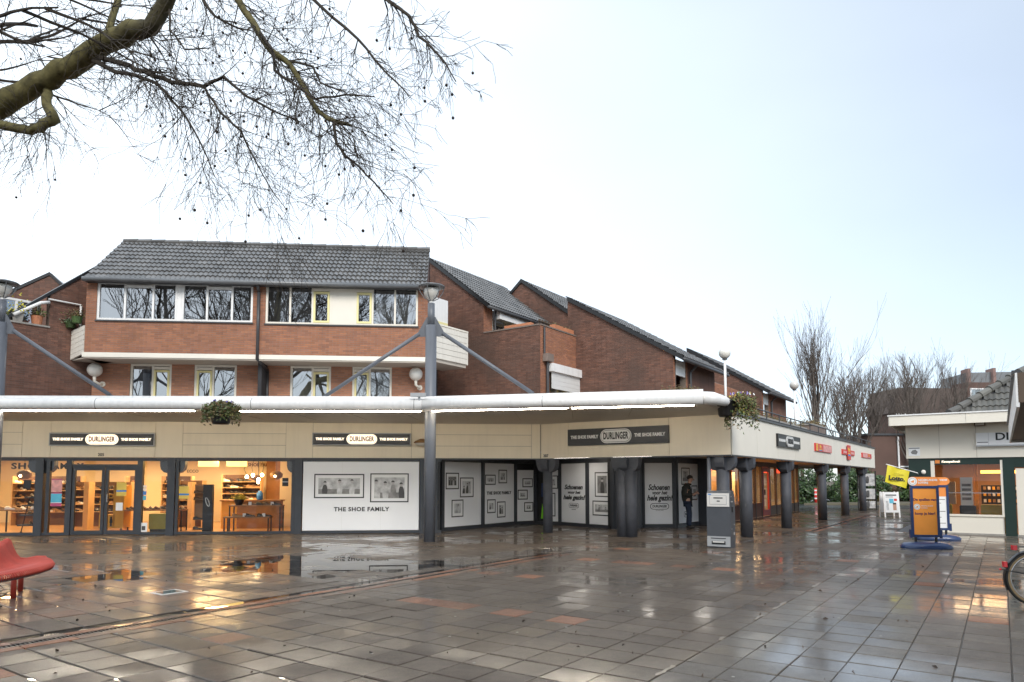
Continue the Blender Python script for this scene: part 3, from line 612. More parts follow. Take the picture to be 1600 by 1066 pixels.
# fascia signs
def durl(fr, u0, u1, z0, z1, lit, label):
    t = T('shop_sign', label, 'sign', fr.P((u0+u1)/2, .03, z0)); w = .03; c = (u0+u1)/2; zc = (z0+z1)/2; hw = (u1-u0)/2; H = z1-z0
    MB().fbox(fr, u0, u1, .022, w+.05, z0, z1).build('sign_box', 'black', t); w += .05
    q = MB(); e = .025; q.fbox(fr, u0-e, u1+e, .022, w+.008, z1, z1+e); q.fbox(fr, u0-e, u1+e, .022, w+.008, z0-e, z0); q.fbox(fr, u0-e, u0, .022, w+.008, z0, z1); q.fbox(fr, u1, u1+e, .022, w+.008, z0, z1); q.build('frame', 'machine_grey' if lit else 'black', t)
    m = 'sign_lit' if lit else 'sign_face'; pw = hw*.315
    pill(fr, c, w, zc, pw, H*.46, .03, m, t); pill(fr, c, w+.0301, zc, pw*.95, H*.40, .001, 'sign_ink' if lit else 'ink', t, 'badge_line'); pill(fr, c, w+.0312, zc, pw*.93, H*.375, .001, m, t, 'badge_face')
    text('DURLINGER', H*.62, 'sign_ink' if lit else 'ink', t, fr.mtx(c, w+.036, zc), fit=pw*1.6, bold=.008 if lit else .01, sp=1.08)
    for k in (-1, 1): text('THE SHOE FAMILY', H*.30, m, t, fr.mtx(c+k*(hw+pw)/2, w+.004, zc), fit=(hw-pw)*.86, bold=.006, ext=.006, sp=1.05)
durl(FM, -5.92, -3.0, 2.645, 2.975, True, 'lit black shop sign with glowing oval above the glass shop doors')
durl(FM, 1.63, 4.53, 2.69, 3.02, True, 'lit black shop sign with glowing oval above the wide white photo panel')
durl(FW, 1.05, 4.22, 2.67, 3.11, False, 'unlit black shop sign with white oval on the angled fascia under the canopy')
durl(FR, 4.45, 7.35, 2.70, 3.06, False, 'small unlit black shop sign with white oval beside the red signs')
def redsign(u0, u1, z0, z1, k, label):
    t = T('shop_sign', label, 'sign', FR.P((u0+u1)/2, .03, z0)); MB().fbox(FR, u0, u1, .022, .07, z0, z1).build('sign_board', 'red_sign', t); w = .071; H = z1-z0; L_ = u1-u0
    if k == 1:
        cx = (u0+u1)/2; MB().fbox(FR, cx-.42, cx+.42, .0705, .085, z0-.22, z1+.22).build('upright_board', 'red_sign', t); w = .086
        text('Mr.', .26, 'amber_print', t, FR.mtx(cx, w, (z0+z1)/2+.12), xs=1.6, bold=.01); MB().fbox(FR, cx-.26, cx+.26, w-.004, w+.002, (z0+z1)/2-.16, (z0+z1)/2-.08).build('swoosh', 'blue_print', t); MB().fbox(FR, cx-.26, cx+.26, w-.004, w+.002, (z0+z1)/2-.08, (z0+z1)/2-.02).build('swoosh', 'amber_print', t)
        for s in (-1, 1): MB().fbox(FR, cx+s*.95-.4, cx+s*.95+.4, .066, .0735, z0+.06, z1-.07).build('menu_print', 'pink_print', t)
    else:
        a = .58 if k == 0 else .08; MB().fbox(FR, u0+L_*(.46 if k == 0 else .06), u0+L_*(.96 if k == 0 else .55), .066, .0735, z0+.07*H, z1-.1*H).build('menu_print', 'pink_print', t)
        x = u0+L_*(.30 if k == 0 else .72); text('Mr.', H*.6, 'amber_print', t, FR.mtx(x, w, z0+H*.62), xs=1.3, bold=.01); MB().fbox(FR, x-.3, x+.3, w-.004, w+.002, z0+.10*H, z0+.2*H).build('swoosh', 'blue_print', t); MB().fbox(FR, x-.3, x+.3, w-.004, w+.002, z0+.2*H, z0+.3*H).build('swoosh', 'amber_print', t)
        if k == 0:
            for zz in (.2, .5, .8): MB().fbox(FR, u0+.12, u0+.42, .066, .0735, z0+H*zz-.04, z0+H*zz+.04).build('price_print', 'amber_print', t)
redsign(9.9, 12.95, 2.72, 3.02, 0, 'red and yellow oblong shop sign next to the small black sign')
redsign(15.4, 18.5, 2.76, 2.99, 1, 'red cross-shaped shop sign with an upright centre board')
redsign(20.75, 23.8, 2.76, 3.0, 2, 'red oblong shop sign closest to the far end of the arcade fascia')
# railing on the deck edge
t = T('railing', 'black metal railing along the deck edge above the red shop signs', 'railing', FR.P(12, -.12, ZF1+.06))
b = MB(); b.tube([FR.P(.9, -.12, 3.74), FR.P(25.2, -.12, 3.74)], .022, 8); b.build('top_rail', 'gutter_dark', t); MB().tube([FR.P(.9, -.12, 3.5), FR.P(25.2, -.12, 3.5)], .018, 8).build('bottom_rail', 'gutter_dark', t)
for k in range(17): MB().tube([FR.P(.95+k*1.5, -.12, 3.42), FR.P(.95+k*1.5, -.12, 3.74)], .02, 8).build('baluster', 'gutter_dark', t)

# ------------------------------------------------------------------ white canopy with tubular edge, lamp posts
can = T('canopy', 'long white canopy with a fat tubular front edge over the shop fronts', 'canopy', (-2.3, 19.5, 3.3))
tp = [(-17, 17.78, 3.57), (-2.32, 18.05, 3.57), (4.55, 16.55, 3.57)]
for i, (a, c) in enumerate(((0, 1), (1, 2))):
    A, C = Vector(tp[a]), Vector(tp[c]); d = (C-A).normalized(); A = A+d*(.02 if i else 0); C = C-d*(.02 if not i else 0)
    MB().tube([A, C], .158, 20).build('edge_tube', 'white_paint', can, smooth=True)
[MB().tube([Vector(a).lerp(Vector(c), f), Vector(a).lerp(Vector(c), f)+(Vector(c)-Vector(a)).normalized()*.012], .1595, 20).build('tube_joint', 'gutter_dark', can) for a, c, f in ((tp[0], tp[1], .16), (tp[0], tp[1], .43), (tp[0], tp[1], .70), (tp[0], tp[1], .985), (tp[1], tp[2], .45))]
MB().tube([(4.55, 16.55, 3.57), (4.8, 16.62, 3.57), (5.25, 17.15, 3.56), (5.55, 17.7, 3.55)], [.158, .155, .12, .10], 16).build('tube_end', 'white_paint', can, smooth=True)
ba = [(-17, 17.9), (-2.3, 18.17), (4.6, 16.68), (5.5, 17.6), C1, C0, FM.P(5, .03)[:2], FM.P(-16, .03)[:2]]
zt = [3.7, 3.7, 3.7, 3.66, 3.5, 3.5, 3.5, 3.5]; zb = [3.45, 3.45, 3.45, 3.43, 3.345, 3.345, 3.345, 3.345]
FWo = FW.P(5.94, .03)[:2]; ba[4] = FWo; ba[5] = FM.P(8.55, .03)[:2]
def fan(pts, zz, up):
    o = MB(); v = [(x, y, z) for (x, y), z in zip(pts, zz)]; f = [(0, 1, 6), (0, 6, 7), (1, 5, 6), (1, 2, 5), (2, 4, 5), (2, 3, 4)]
    return o.add(v, f if up else [t[::-1] for t in f])
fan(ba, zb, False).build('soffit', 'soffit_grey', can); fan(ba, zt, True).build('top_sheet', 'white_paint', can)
b = MB()
for a, c in ((0, 1), (1, 2)):
    A, C = Vector((*ba[a], 0)), Vector((*ba[c], 0)); n = Vector((-(C-A).y, (C-A).x, 0)).normalized()*.06
    b.hexa([A+Vector((0, 0, 3.6)), C+Vector((0, 0, 3.6)), C+n+Vector((0, 0, 3.6)), A+n+Vector((0, 0, 3.6)), A+Vector((0, 0, 3.80)), C+Vector((0, 0, 3.80)), C+n+Vector((0, 0, 3.80)), A+n+Vector((0, 0, 3.80))])
b.build('upstand', 'white_paint', can)
for (x0, y0), (x1, y1) in (((-16, 18.02), (-8.3, 18.16)), ((-8.1, 18.165), (-2.4, 18.27)), ((-2.1, 18.2), (1.4, 17.43)), ((1.5, 17.41), (4.4, 16.78))):
    MB().tube([(x0, y0, 3.415), (x1, y1, 3.42)], .014, 8).build('light_strip', 'strip_lit', can)
for k in range(14):
    x = -15+k*1.5
    if x < 5: MB().tube([(x, 18.2-(.2*(x+2.3) if x > -2.3 else 0), 3.44), (x+.25, 20.4+(0 if x < 0 else -.3*x), 3.375)], .004, 4).build('soffit_joint', 'cream_dark', can)
def bowl(x, y, z, parent):
    h = MB().lathe((x, y, z), [(.05, -.02), (.06, .02), (.13, .08), (.19, .17), (.21, .30), (.19, .33), (.1, .36)], 20).build('lamp_bowl', 'lamp_bowl', parent, smooth=True)
    MB().lathe((x, y, z), [(.36, .37), (.37, .385), (.34, .41), (.2, .45), (.02, .47)], 28).build('lamp_cap', 'zinc', h, smooth=True)
    for k in range(6):
        a = k*math.pi/3+.3; MB().tube([(x+r*math.cos(a), y+r*math.sin(a), z+q) for r, q in ((.06, .0), (.2, .08), (.30, .22), (.345, .375))], .012, 6).build('lamp_rib', 'zinc', h)
def post(x, y, label, strut):
    t = T('lamp_post', label, 'lamp post', (x, y, 0), 'lamp posts carrying the canopy'); lp = MB().tube([(x, y, 0), (x, y, 5.75)], .15, 24).build('post', 'pole_grey', t, smooth=True)
    MB().tube([(x, y, 5.74), (x, y, 6.35)], .095, 20).build('upper_post', 'pole_grey', t, smooth=True); MB().tube([(x, y, 6.34), (x, y, 6.44)], .05, 16).build('collar', 'white_paint', t, smooth=True)
    bowl(x, y, 6.42, t)
    for (ex, ey, ez) in strut:
        e = Vector((ex, ey, 0))-Vector((x, y, 0)); e.normalize(); P = lambda r, z: Vector((x, y, z))+e*r
        q = e.cross(Vector((0, 0, 1)))*.01; pts = [P(.09, 5.45), P(.36, 5.45), P(.38, 5.52), P(.12, 5.98), P(.09, 5.98)]
        MB().prism([p-q for p in pts], [p+q for p in pts]).build('gusset_plate', 'pole_grey', t)
        MB().tube([P(.32, 5.53), Vector((ex, ey, ez))], .052, 12).build('strut', 'pole_grey', t, smooth=True); MB().tube([Vector((ex, ey, ez))-e*.35+Vector((0, 0, .22)), Vector((ex, ey, ez))+e*.12-Vector((0, 0, .07))], .034, 10).build('strut_rod', 'gutter_dark', t)
post(-2.17, 18.47, 'slim grey lamp post with glass bowl head and two struts beside the white photo panel', [(-5.1, 18.8, 3.86), (.55, 18.05, 3.86)])
post(-13.43, 18.1, 'grey lamp post with bowl head by the brick terrace with plant pots', [(-10.6, 18.25, 3.86), (-16.3, 18.0, 3.86)])
b = MB().box(-2.62, -2.22, 17.86, 17.96, 3.76, 3.86).build('floodlight', 'galv', None); tag(b, 'small grey floodlight on the canopy edge in front of the lamp post', 'floodlight')
MB().tube([(-2.4, 17.95, 3.5), (-2.4, 17.95, 3.76)], .03, 8).build('bracket', 'galv', b)
# security lamps under canopy
for i, (u, lb) in enumerate(((-7.6, 'brown half-round wall light on the fascia left of the glowing sign'), (4.9, 'brown half-round wall light on the fascia behind the lamp post'))):
    t = T('wall_light', lb, 'light', FM.P(u, .1, 2.7)); MB().lathe(FM.P(u, .16, 2.75), [(.06, .12), (.22, .05), (.26, 0), (.25, -.01)], 20).build('hood', 'shade_brown', t, smooth=True); MB().lathe(FM.P(u, .16, 2.68), [(.1, -.03), (.2, .02), (.22, .06)], 20).build('glass_bowl', 'lamp_bowl', t, smooth=True)
# hanging planters
def planter(x, y, z, label, rx, ry, seed, flowers, trail):
    r = random.Random(seed); t = T('hanging_planter', label, 'planter', (x, y, z)); MB().lathe((x, y, z), [(.19, 0), (.22, .05), (.25, .36), (.27, .37), (.27, .40), (.24, .40)], 18).build('pot', 'black', t, smooth=True)
    b = MB(); d = MB()
    for _ in range(1500):
        a = r.uniform(0, 6.283); q = r.random()**.5; dz = r.uniform(-.1, .22)*(1-q*.4); px = x+trail[0]+math.cos(a)*q*rx; py = y+math.sin(a)*q*ry
        zz = z+.4+dz-(q**2)*trail[1]*r.random(); (b if r.random() < .6 else d).leaf((px, py, zz), r.uniform(.05, .11))
    b.build('foliage', 'leaf', t); d.build('trailing_foliage', 'leaf_dry', t)
    for m, n in flowers:
        f = MB()
        for _ in range(n):
            a = r.uniform(0, 6.283); q = r.random()**.5
            for _k in range(3): f.leaf((x+trail[0]+math.cos(a)*q*rx*.8, y+math.sin(a)*q*ry*.8, z+.55+.06*(1-q)+r.uniform(-.02, .03)), .065)
        f.build('flowers', m, t)['kind'] = 'stuff'
planter(5.40, 17.42, 3.2, 'black hanging planter with violet and yellow pansies at the canopy corner', .42, .38, 5, (('petal_violet', 7), ('petal_white', 5), ('petal_yellow', 4)), (.36, .8))
planter(-7.35, 17.55, 3.02, 'hanging planter of trailing green plants in front of the canopy tube', .48, .38, 6, (('petal_violet', 5), ('petal_yellow', 3)), (.0, .4))

# ------------------------------------------------------------------ main brick house above the shops
mh = T('brick_house', 'long brick house with grey tiled roof, jettied upper storey and wide window bands', 'house', FM.P(-.3, -3, 3.42))
W1, W2 = -1.0, -2.0
hu = [(-5.3, -.55, 6.62, 7.85), (-.15, 4.68, 6.60, 7.87)]
wall(FM, W1, [(-5.62, 5.6), (5.0, 5.6), (5.0, 8.0), (-5.62, 8.0)], hu, mh)
lo = [(-4.66, -3.36, 3.5, 5.41), (-2.64, -1.29, 3.5, 5.41), (.44, 1.77, 3.5, 5.41), (2.47, 3.78, 3.5, 5.41)]
wall(FM, W2, [(-5.85, 3.42), (4.97, 3.42), (4.97, 5.5), (-5.85, 5.5)], lo, mh, 'brick_orange')
b = MB(); b.fbox(FM, -5.66, 5.04, W1-.3, W1+.05, 5.44, 5.585); b.build('white_band', 'cream_light', mh)
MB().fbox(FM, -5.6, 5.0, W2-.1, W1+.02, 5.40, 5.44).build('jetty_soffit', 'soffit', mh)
wf = window(FM, W1-.02, *hu[0], [-4.47, -3.62, -2.92, -2.71, -1.97, -1.2], mh, fw=.07, head=(1, 5), solid=(3,), curtain=[(-5.2, -4.6, 'curtain_grey'), (-3.5, -3.1, 'curtain_grey'), (-2.6, -2.2, 'curtain_grey'), (-1.0, -.7, 'curtain_grey')])
b = MB()
for (a, c) in ((-4.38, -3.7), (-1.9, -1.28)): b.fbox(FM, a, c, W1-.2, W1-.14, 6.68, 7.66)
b.build('insect_screen', mat('screen', (.16, .155, .155), .8, .1), wf)
window(FM, W1-.02, *hu[1], [.61, 1.31, 1.88, 2.68, 3.22, 3.94], mh, 'cream_light', .065, yel=(2, 4), solid=(3,), head=(2, 4), curtain=[(-.1, .5, 'curtain_grey'), (.7, 1.25, 'curtain_grey'), (3.3, 3.9, 'curtain'), (4.0, 4.6, 'curtain')])
for i, (u0, u1, z0, z1) in enumerate(lo):
    right = i % 2 == 0; um = u0+(u1-u0)*(.54 if right else .44)
    window(FM, W2-.02, u0, u1, z0, z1, [um], mh, 'cream_light', .07, yel=(1,) if right else (0,), head=(1,) if right else (0,), curtain=[(u0+.05, u1-.05, 'curtain')] if i > 1 else [(u0+.05, u0+.5, 'curtain_grey')])
    MB().fbox(FM, u0-.02, u1+.02, W2-.1, W2+.01, 5.41, 5.5).build('lintel_panel', 'cream_light', mh)
for u0, u1, z0, z1 in hu: MB().fbox(FM, u0-.03, u1+.03, W1-.06, W1+.05, z0-.045, z0-.003).build('sill', 'gutter_dark', mh)
b = MB(); b.fbox(FM, -5.6, 4.98, -6.2, -6.0, 3.42, 8.0); b.fbox(FM, -5.62, -5.4, -6.0, -1.23, 5.5, 8.0); b.fbox(FM, 4.78, 4.99, -6.0, -1.23, 5.5, 8.0); b.fbox(FM, -5.84, -5.6, -6.0, -2.23, 3.42, 5.5); b.fbox(FM, 4.75, 4.96, -6.0, -2.23, 3.42, 5.5)
b.build('house_shell', 'brick_dark', mh)
b = MB(); b.fbox(FM, -5.4, 4.78, -3.6, -3.5, 3.42, 8.0); b.fbox(FM, -5.4, 4.78, -3.5, -1.3, 5.52, 5.58); b.fbox(FM, -.42, -.3, -3.5, -1.3, 3.42, 8); b.build('room_partition', 'room_dark', mh)
# roof: eave w=-.72 z=7.95, ridge w=-3.12 z=9.86
rp = [FM.P(-5.52, -.78, 7.90), FM.P(4.97, -.78, 7.90), FM.P(4.97, -3.12, 9.80), FM.P(-5.52, -3.12, 9.80)]
rq = [FM.P(-5.52, -.78, 7.82), FM.P(4.97, -.78, 7.82), FM.P(4.97, -3.12, 9.70), FM.P(-5.52, -3.12, 9.70)]
b = MB().prism(rq, rp); b.prism([FM.P(-5.52, -3.12, 9.70), FM.P(4.97, -3.12, 9.70), FM.P(4.97, -5.6, 7.82), FM.P(-5.52, -5.6, 7.82)], [FM.P(-5.52, -3.12, 9.80), FM.P(4.97, -3.12, 9.80), FM.P(4.97, -5.6, 7.92), FM.P(-5.52, -5.6, 7.92)])
roof = b.build('roof', 'gutter_dark', mh)
bv = Vector(FM.P(0, -3.12, 9.80))-Vector(FM.P(0, -.78, 7.90))
roof_tiles(FM.P(-5.53, -.70, 7.85), FM.d+(0,), bv, 10.5, bv.length+.06, roof, single=300)
for u in (-5.5, 4.95): MB().add([FM.P(u, -1, 7.9), FM.P(u, -5.4, 7.9), FM.P(u, -3.12, 9.72)], [(0, 1, 2)]).build('gable_infill', 'brick_dark', mh)
for k in range(23): MB().tube([FM.P(-5.53+k*.457, -3.12, 9.86), FM.P(-5.53+k*.457+.466, -3.12, 9.87)], [.085, .095], 8).build('ridge_tile', 'tile_dark', roof)
g = MB().tube([FM.P(-5.6, -.68, 7.83), FM.P(5.02, -.68, 7.83)], .075, 12).build('gutter', 'zinc', mh, smooth=True)
MB().fbox(FM, -5.6, 5.0, -1.0, -.80, 7.78, 7.87).build('eave_board', 'gutter_dark', mh)
[MB().tube(q_, .05, 12).build('downpipe', 'gutter_dark', mh, smooth=True) for q_ in ([FM.P(-.35, -.72, 7.8), FM.P(-.35, -.92, 7.6)], [FM.P(-.35, -.92, 7.62), FM.P(-.35, -.92, 5.42)], [FM.P(-.35, -.92, 5.45), FM.P(-.28, -1.93, 5.22)], [FM.P(-.28, -1.93, 5.25), FM.P(-.28, -1.93, 3.5)])]
for u, lb in ((-5.62, 'cream globe wall lamp beside the dark brick side wall'), (4.6, 'cream globe wall lamp beside the lamp post')):
    t = T('globe_wall_lamp', lb, 'lamp', FM.P(u, W2+.3, 4.7)); MB().ball(FM.P(u, W2+.3, 5.14), .225, n=20, m=14).build('globe', 'globe', t, smooth=True)
    MB().tube([FM.P(u+.12, W2+.01, 4.72), FM.P(u+.1, W2+.2, 4.7), FM.P(u, W2+.3, 4.78), FM.P(u, W2+.3, 4.95)], [.04, .04, .045, .06], 10).build('bracket', 'cream_light', t, smooth=True); MB().tube([FM.P(u+.12, W2+.0, 4.72), FM.P(u+.12, W2+.04, 4.72)], .09, 14).build('wall_plate', 'cream_light', t)
# balcony at the right corner, slatted
bal = T('balcony', 'cream slatted balcony wrapping the right corner of the main brick house', 'balcony', FM.P(5.0, -1.0, 5.55)); FB = FM.sub(5.02, -1.0, 50)
for k in range(6): MB().fbox(FB, .0, 2.02, -.03, .02, 5.62+k*.185, 5.62+k*.185+.172).build('slat', 'boards', bal)
MB().fbox(FB, -.01, 2.05, -.06, .03, 6.735, 6.79).build('top_rail', 'cream_light', bal); MB().fbox(FB, 0, 2.0, -1.1, -.035, 5.5, 5.62).build('floor_slab', 'soffit', bal); MB().fbox(FB, 2.02, 2.05, -1.0, .02, 5.6, 6.74).build('end_post', 'cream_light', bal)
q = MB().fbox(FB, .3, 2.3, -1.2, -1.12, 7.25, 8.1).build('white_cladding', 'white_paint', mh); window(FB, -1.08, 1.2, 2.25, 5.65, 7.25, [], mh, 'yellow_frame', .16, yel=()); MB().fbox(FB, .3, 2.3, -1.7, -1.6, 3.4, 8).build('inner_wall', 'room_dark', mh)
# balcony on the left corner
bl = T('balcony', 'narrow cream slatted balcony end at the left corner of the main brick house', 'balcony', FM.P(-5.62, -1.0, 5.4)); fl = Fr(FM.P(-6.33, -.62)[:2], -30)
fl = Fr((FM.P(-5.64, -1.02)[0]-.66, FM.P(-5.64, -1.02)[1]+.42), -32.5)
for k in range(6): MB().fpoly(fl, [(0, 5.42+k*.155), (.78, 5.55+k*.15), (.78, 5.55+k*.15+.138), (0, 5.42+k*.155+.143)], -.03, .02).build('slat', 'boards', bl)
MB().fbox(fl, -.02, .78, -.9, -.035, 5.4, 5.44).build('floor_slab', 'soffit', bl)
for k, (u, z) in enumerate(((.1, 6.42), (.5, 6.52))):
    p = fl.P(u, .1, z); t = T('balcony_plant', ('drooping dark plant in a pot on the left balcony rail', 'bushy plant in a green trough on the left balcony rail')[k], 'plant', p); MB().lathe(p, [(.12, 0), (.16, .2), (.15, .2)], 12).build('pot', 'leaf_dark', t); b = MB()
    for _ in range(160): b.leaf((p[0]+rng.gauss(0, .14), p[1]+rng.gauss(0, .12), p[2]+.22+abs(rng.gauss(0, .1))-(.2*rng.random() if k == 0 else 0)), .07)
    b.build('foliage', 'leaf_dry' if k else 'leaf_dark', t)

# ------------------------------------------------------------------ brick houses to the left
lh = T('brick_house', 'dark brick house side wall with a glazed roof terrace left of the main house', 'house', (-14.5, 21, 3.42)); FL = Fr((-13.632, 22.473), 55)
wall(FL, 0, [(-5, 3.42), (.0, 3.42), (.0, 8.52), (-.31, 8.25), (-1.32, 7.38), (-1.32, 6.33), (-5, 6.33)], [], lh, 'brick_dark', 'mortar_dark')
MB().fpoly(FL, [(-2.7, 6.27), (-2.7, 6.17), (.25, 8.74), (.25, 8.86)], -.2, .04).build('verge', 'black', lh)
MB().fpoly(FL, [(-2.7, 6.2), (-2.7, 6.14), (.2, 8.66), (.2, 8.74)], -.6, -.21).build('roof_slope', 'tile_dark', lh)
MB().tube([FL.P(-2.3, .08, 6.55), FL.P(-1.6, .08, 7.05), FL.P(-1.36, .08, 7.12)], .05, 10).build('awning_tube', 'white_paint', lh, smooth=True)
MB().tube([FL.P(-1.38, .06, 7.22), FL.P(-.45, .06, 7.22)], .025, 8).build('pipe', 'white_paint', lh); MB().tube([FL.P(-.45, .06, 7.22), FL.P(-.45, .06, 6.3)], .035, 8).build('pipe', 'white_paint', lh)
MB().fbox(FL, -5, -1.3, -.24, .04, 6.33, 6.38).build('coping', 'concrete', lh)
window(FL, -.6, -2.6, -1.34, 6.25, 7.2, [-2.0], lh, 'white_paint', .07)
MB().fbox(FL, -3.2, -1.2, -2, -1.9, 6.2, 7.4).build('terrace_back', 'room_dark', lh)
MB().fbox(FL, -5, -.1, -2.1, -1.95, 3.42, 6.24).build('back_wall', 'brick_dark', lh)
def potplant(fr, u, w, z, pr, ph, pm, lm, n, hgt, label, sq=False):
    p = fr.P(u, w, z); t = T('potted_plant', label, 'plant', p)
    MB().lathe(p, [(pr*.75, 0), (pr, ph), (pr*1.08, ph), (pr*1.08, ph*.86), (pr*.9, ph*.95)][:3]+[(pr*.85, ph)], 4 if sq else 14).build('pot', pm, t); b = MB()
    for _ in range(n): b.leaf((p[0]+rng.gauss(0, pr*.75), p[1]+rng.gauss(0, pr*.75), p[2]+ph+abs(rng.gauss(0, hgt))), .08)
    b.build('foliage', lm, t)
potplant(FL, -1.62, -.1, 6.38, .17, .28, 'terracotta', 'leaf', 130, .12, 'small leafy plant in an orange terracotta pot on the left terrace wall')
potplant(FL, -2.15, -.1, 6.38, .22, .26, 'concrete', 'leaf_yellow', 60, .2, 'sparse yellow-leaved plant in a square grey pot on the left terrace wall', True)
potplant(FL, -2.5, -.1, 6.38, .12, .14, 'black', 'leaf', 80, .12, 'low green plant in a dark pot on the left terrace wall')
l2 = T('brick_house', 'brick gable with black verge behind the left terrace house', 'house', (-20, 29, 3.4)); FL2 = Fr((-19.7, 28.5), 12)
gp = [(-6.5, 3.4), (2.6, 3.4), (2.6, 8.1), (.42, 10.15), (-6.5, 6.05)]
wall(FL2, 0, gp, [], l2, 'brick_dark', 'mortar_dark')
b = MB(); b.fpoly(FL2, [(-6.6, 6.0), (-6.6, 6.12), (.42, 10.27), (.42, 10.13)], -.3, .05); b.fpoly(FL2, [(.42, 10.13), (.42, 10.27), (2.7, 8.13), (2.7, 7.99)], -.3, .05); b.build('verge', 'black', l2)
b = MB(); b.fpoly(FL2, [(-6.6, 6.0), (-6.6, 6.08), (.42, 10.21), (.42, 10.13)], -6, -.31); b.fpoly(FL2, [(.42, 10.13), (.42, 10.21), (2.7, 8.07), (2.7, 7.99)], -6, -.31); b.build('roof_slope', 'tile_dark', l2)

# ------------------------------------------------------------------ stepped brick houses to the right
RD = FR.d
def slope_roof(house, fr, u_e, z_e, u_p, z_p, length, over=.28, start=-.06):
    """roof plane over a gable in frame fr, running back along the right-hand direction"""
    k = (z_e-z_p)/(u_e-u_p); ue = u_e+over; ze = z_e+k*over
    fd = lambda u, z, s: (fr.P(u)[0]+RD[0]*s, fr.P(u)[1]+RD[1]*s, z)
    b = MB().prism([fd(ue, ze, start), fd(ue, ze, length), fd(u_p, z_p, length), fd(u_p, z_p, start)], [fd(ue, ze+.07, start), fd(ue, ze+.07, length), fd(u_p, z_p+.07, length), fd(u_p, z_p+.07, start)])
    r = b.build('roof', 'gutter_dark', house); B = Vector(fd(u_p, z_p, 0))-Vector(fd(ue, ze, 0))
    roof_tiles(Vector(fd(ue, ze+.075, start)), (RD[0], RD[1], 0), B, length-start, B.length, r, cw=.3, g=.32)
    MB().prism([fd(ue, ze-.03, start-.03), fd(u_p, z_p-.03, start-.03), fd(u_p, z_p+.13, start-.03), fd(ue, ze+.13, start-.03)], [fd(ue, ze-.03, start+.04), fd(u_p, z_p-.03, start+.04), fd(u_p, z_p+.13, start+.04), fd(ue, ze+.13, start+.04)]).build('verge', 'black', r)
    MB().tube([fd(ue+.05, ze+.0, start-.05), fd(ue+.05, ze, length)], .065, 10).build('gutter', 'gutter_dark', house, smooth=True)
    return fd
h1 = T('brick_house', 'brown brick gable house with a high roof terrace behind the canopy strut', 'house', (-1, 25.6, 3.42)); F1 = Fr((-1.06, 25.6), -35)
wall(F1, 0, [(-4.6, 3.42), (2.5, 3.42), (2.5, 7.05), (0, 7.05), (0, 8.2), (-2.65, 10.25), (-4.6, 8.75)], [], h1, 'brick_dark', 'mortar_dark')
slope_roof(h1, F1, 0, 8.2, -2.65, 10.25, 4.9)
F1R = F1.sub(0, 0, 90); wall(F1R, 0, [(0, 7.0), (.55, 7.0), (.55, 8.15), (0, 8.15)], [], h1, 'brick', 'mortar')
MB().tube([F1R.P(.62, .08, 8.1), F1R.P(.62, .08, 7.0)], .04, 10).build('downpipe', 'gutter_dark', h1)
window(F1R, -.12, .7, 4.6, 6.3, 7.9, [1.55, 2.4, 3.1, 3.9], h1, 'cream_light', .07, yel=(1, 2)); MB().fbox(F1R, .68, 4.65, -.1, .26, 7.70, 8.06).build('shutter_box', 'white_paint', h1); MB().fbox(F1R, .2, 5, -1.8, -1.7, 6, 8.2).build('inner_wall', 'room_dark', h1)
MB().fbox(F1, .02, 2.46, -.26, .03, 7.05, 7.1).build('coping', 'concrete_brown', h1)
FT = F1.sub(2.5, 0, 90)
wall(FT, 0, [(0.0, 3.42), (3.35, 3.42), (3.35, 7.05), (0.0, 7.05)], [(.62, 3.0, 3.42, 5.62)], h1, 'brick', 'mortar')
MB().fbox(FT, .02, 3.35, -.26, .03, 7.05, 7.1).build('coping', 'concrete_brown', h1)
window(FT, -.1, .64, 2.98, 3.45, 5.6, [1.25, 1.9, 2.4], h1, 'cream_light', .08, yel=(1, 2)); MB().fbox(FT, .3, 3.3, -1.8, -1.7, 3.4, 5.8).build('inner_wall', 'room_dark', h1)
aw_ = T('awning', 'white roller awning with box over the first floor window beside the brown hopper', 'awning', FT.P(1.8, .2, 4.9)); MB().fbox(FT, .42, 3.1, .01, .26, 5.45, 5.74).build('awning_box', 'white_paint', aw_)
q = MB(); n = 8
for i in range(n): q.fbox(FT, .5, 3.04, .15-.004*(i % 2), .17-.004*(i % 2), 4.85+i*.076, 4.85+(i+1)*.076-.002)
q.build('awning_cloth', 'sign_face', aw_); MB().tube([FT.P(3.06, .1, 5.5), FT.P(3.06, .1, 3.6)], .03, 8).build('guide_rail', 'white_paint', aw_)
t = T('rain_hopper', 'brown rainwater hopper and dark downpipe at the corner of the terrace wall', 'hopper', FT.P(.3, .12, 5.8)); MB().fbox(FT, .14, .52, .01, .24, 5.78, 6.05).build('hopper_box', 'concrete_brown', t); MB().tube([FT.P(.33, .1, 5.78), FT.P(.33, .1, 3.7)], .055, 10).build('downpipe', 'gutter_dark', t); MB().tube([FT.P(.2, .05, 7.0), FT.P(.2, .05, 6.05)], .04, 10).build('upper_pipe', 'gutter_dark', t)
potplant(FT, .2, .3, 3.62, .19, .3, 'terracotta', 'leaf_dark', 90, .1, 'round terracotta pot with a small conifer below the brown hopper')
for k, (s, lb) in enumerate(((.95, 'first terracotta trough on the terrace wall, closest to the brown hopper'), (1.7, 'middle terracotta trough on the terrace wall'), (2.6, 'terracotta trough on the terrace wall next to the tall gable'))):
    t = T('flower_trough', lb, 'planter', FT.P(s, -.1, 7.1)); MB().fbox(FT, s, s+.62, -.2, .02, 7.1, 7.25).build('trough', 'terracotta', t); b = MB()
    for _ in range(60): b.leaf((*FT.P(s+rng.uniform(.05, .57), -.1+rng.gauss(0, .05))[:2], 7.25+abs(rng.gauss(0, .06))), .06)
    b.build('foliage', 'leaf_dry', t)
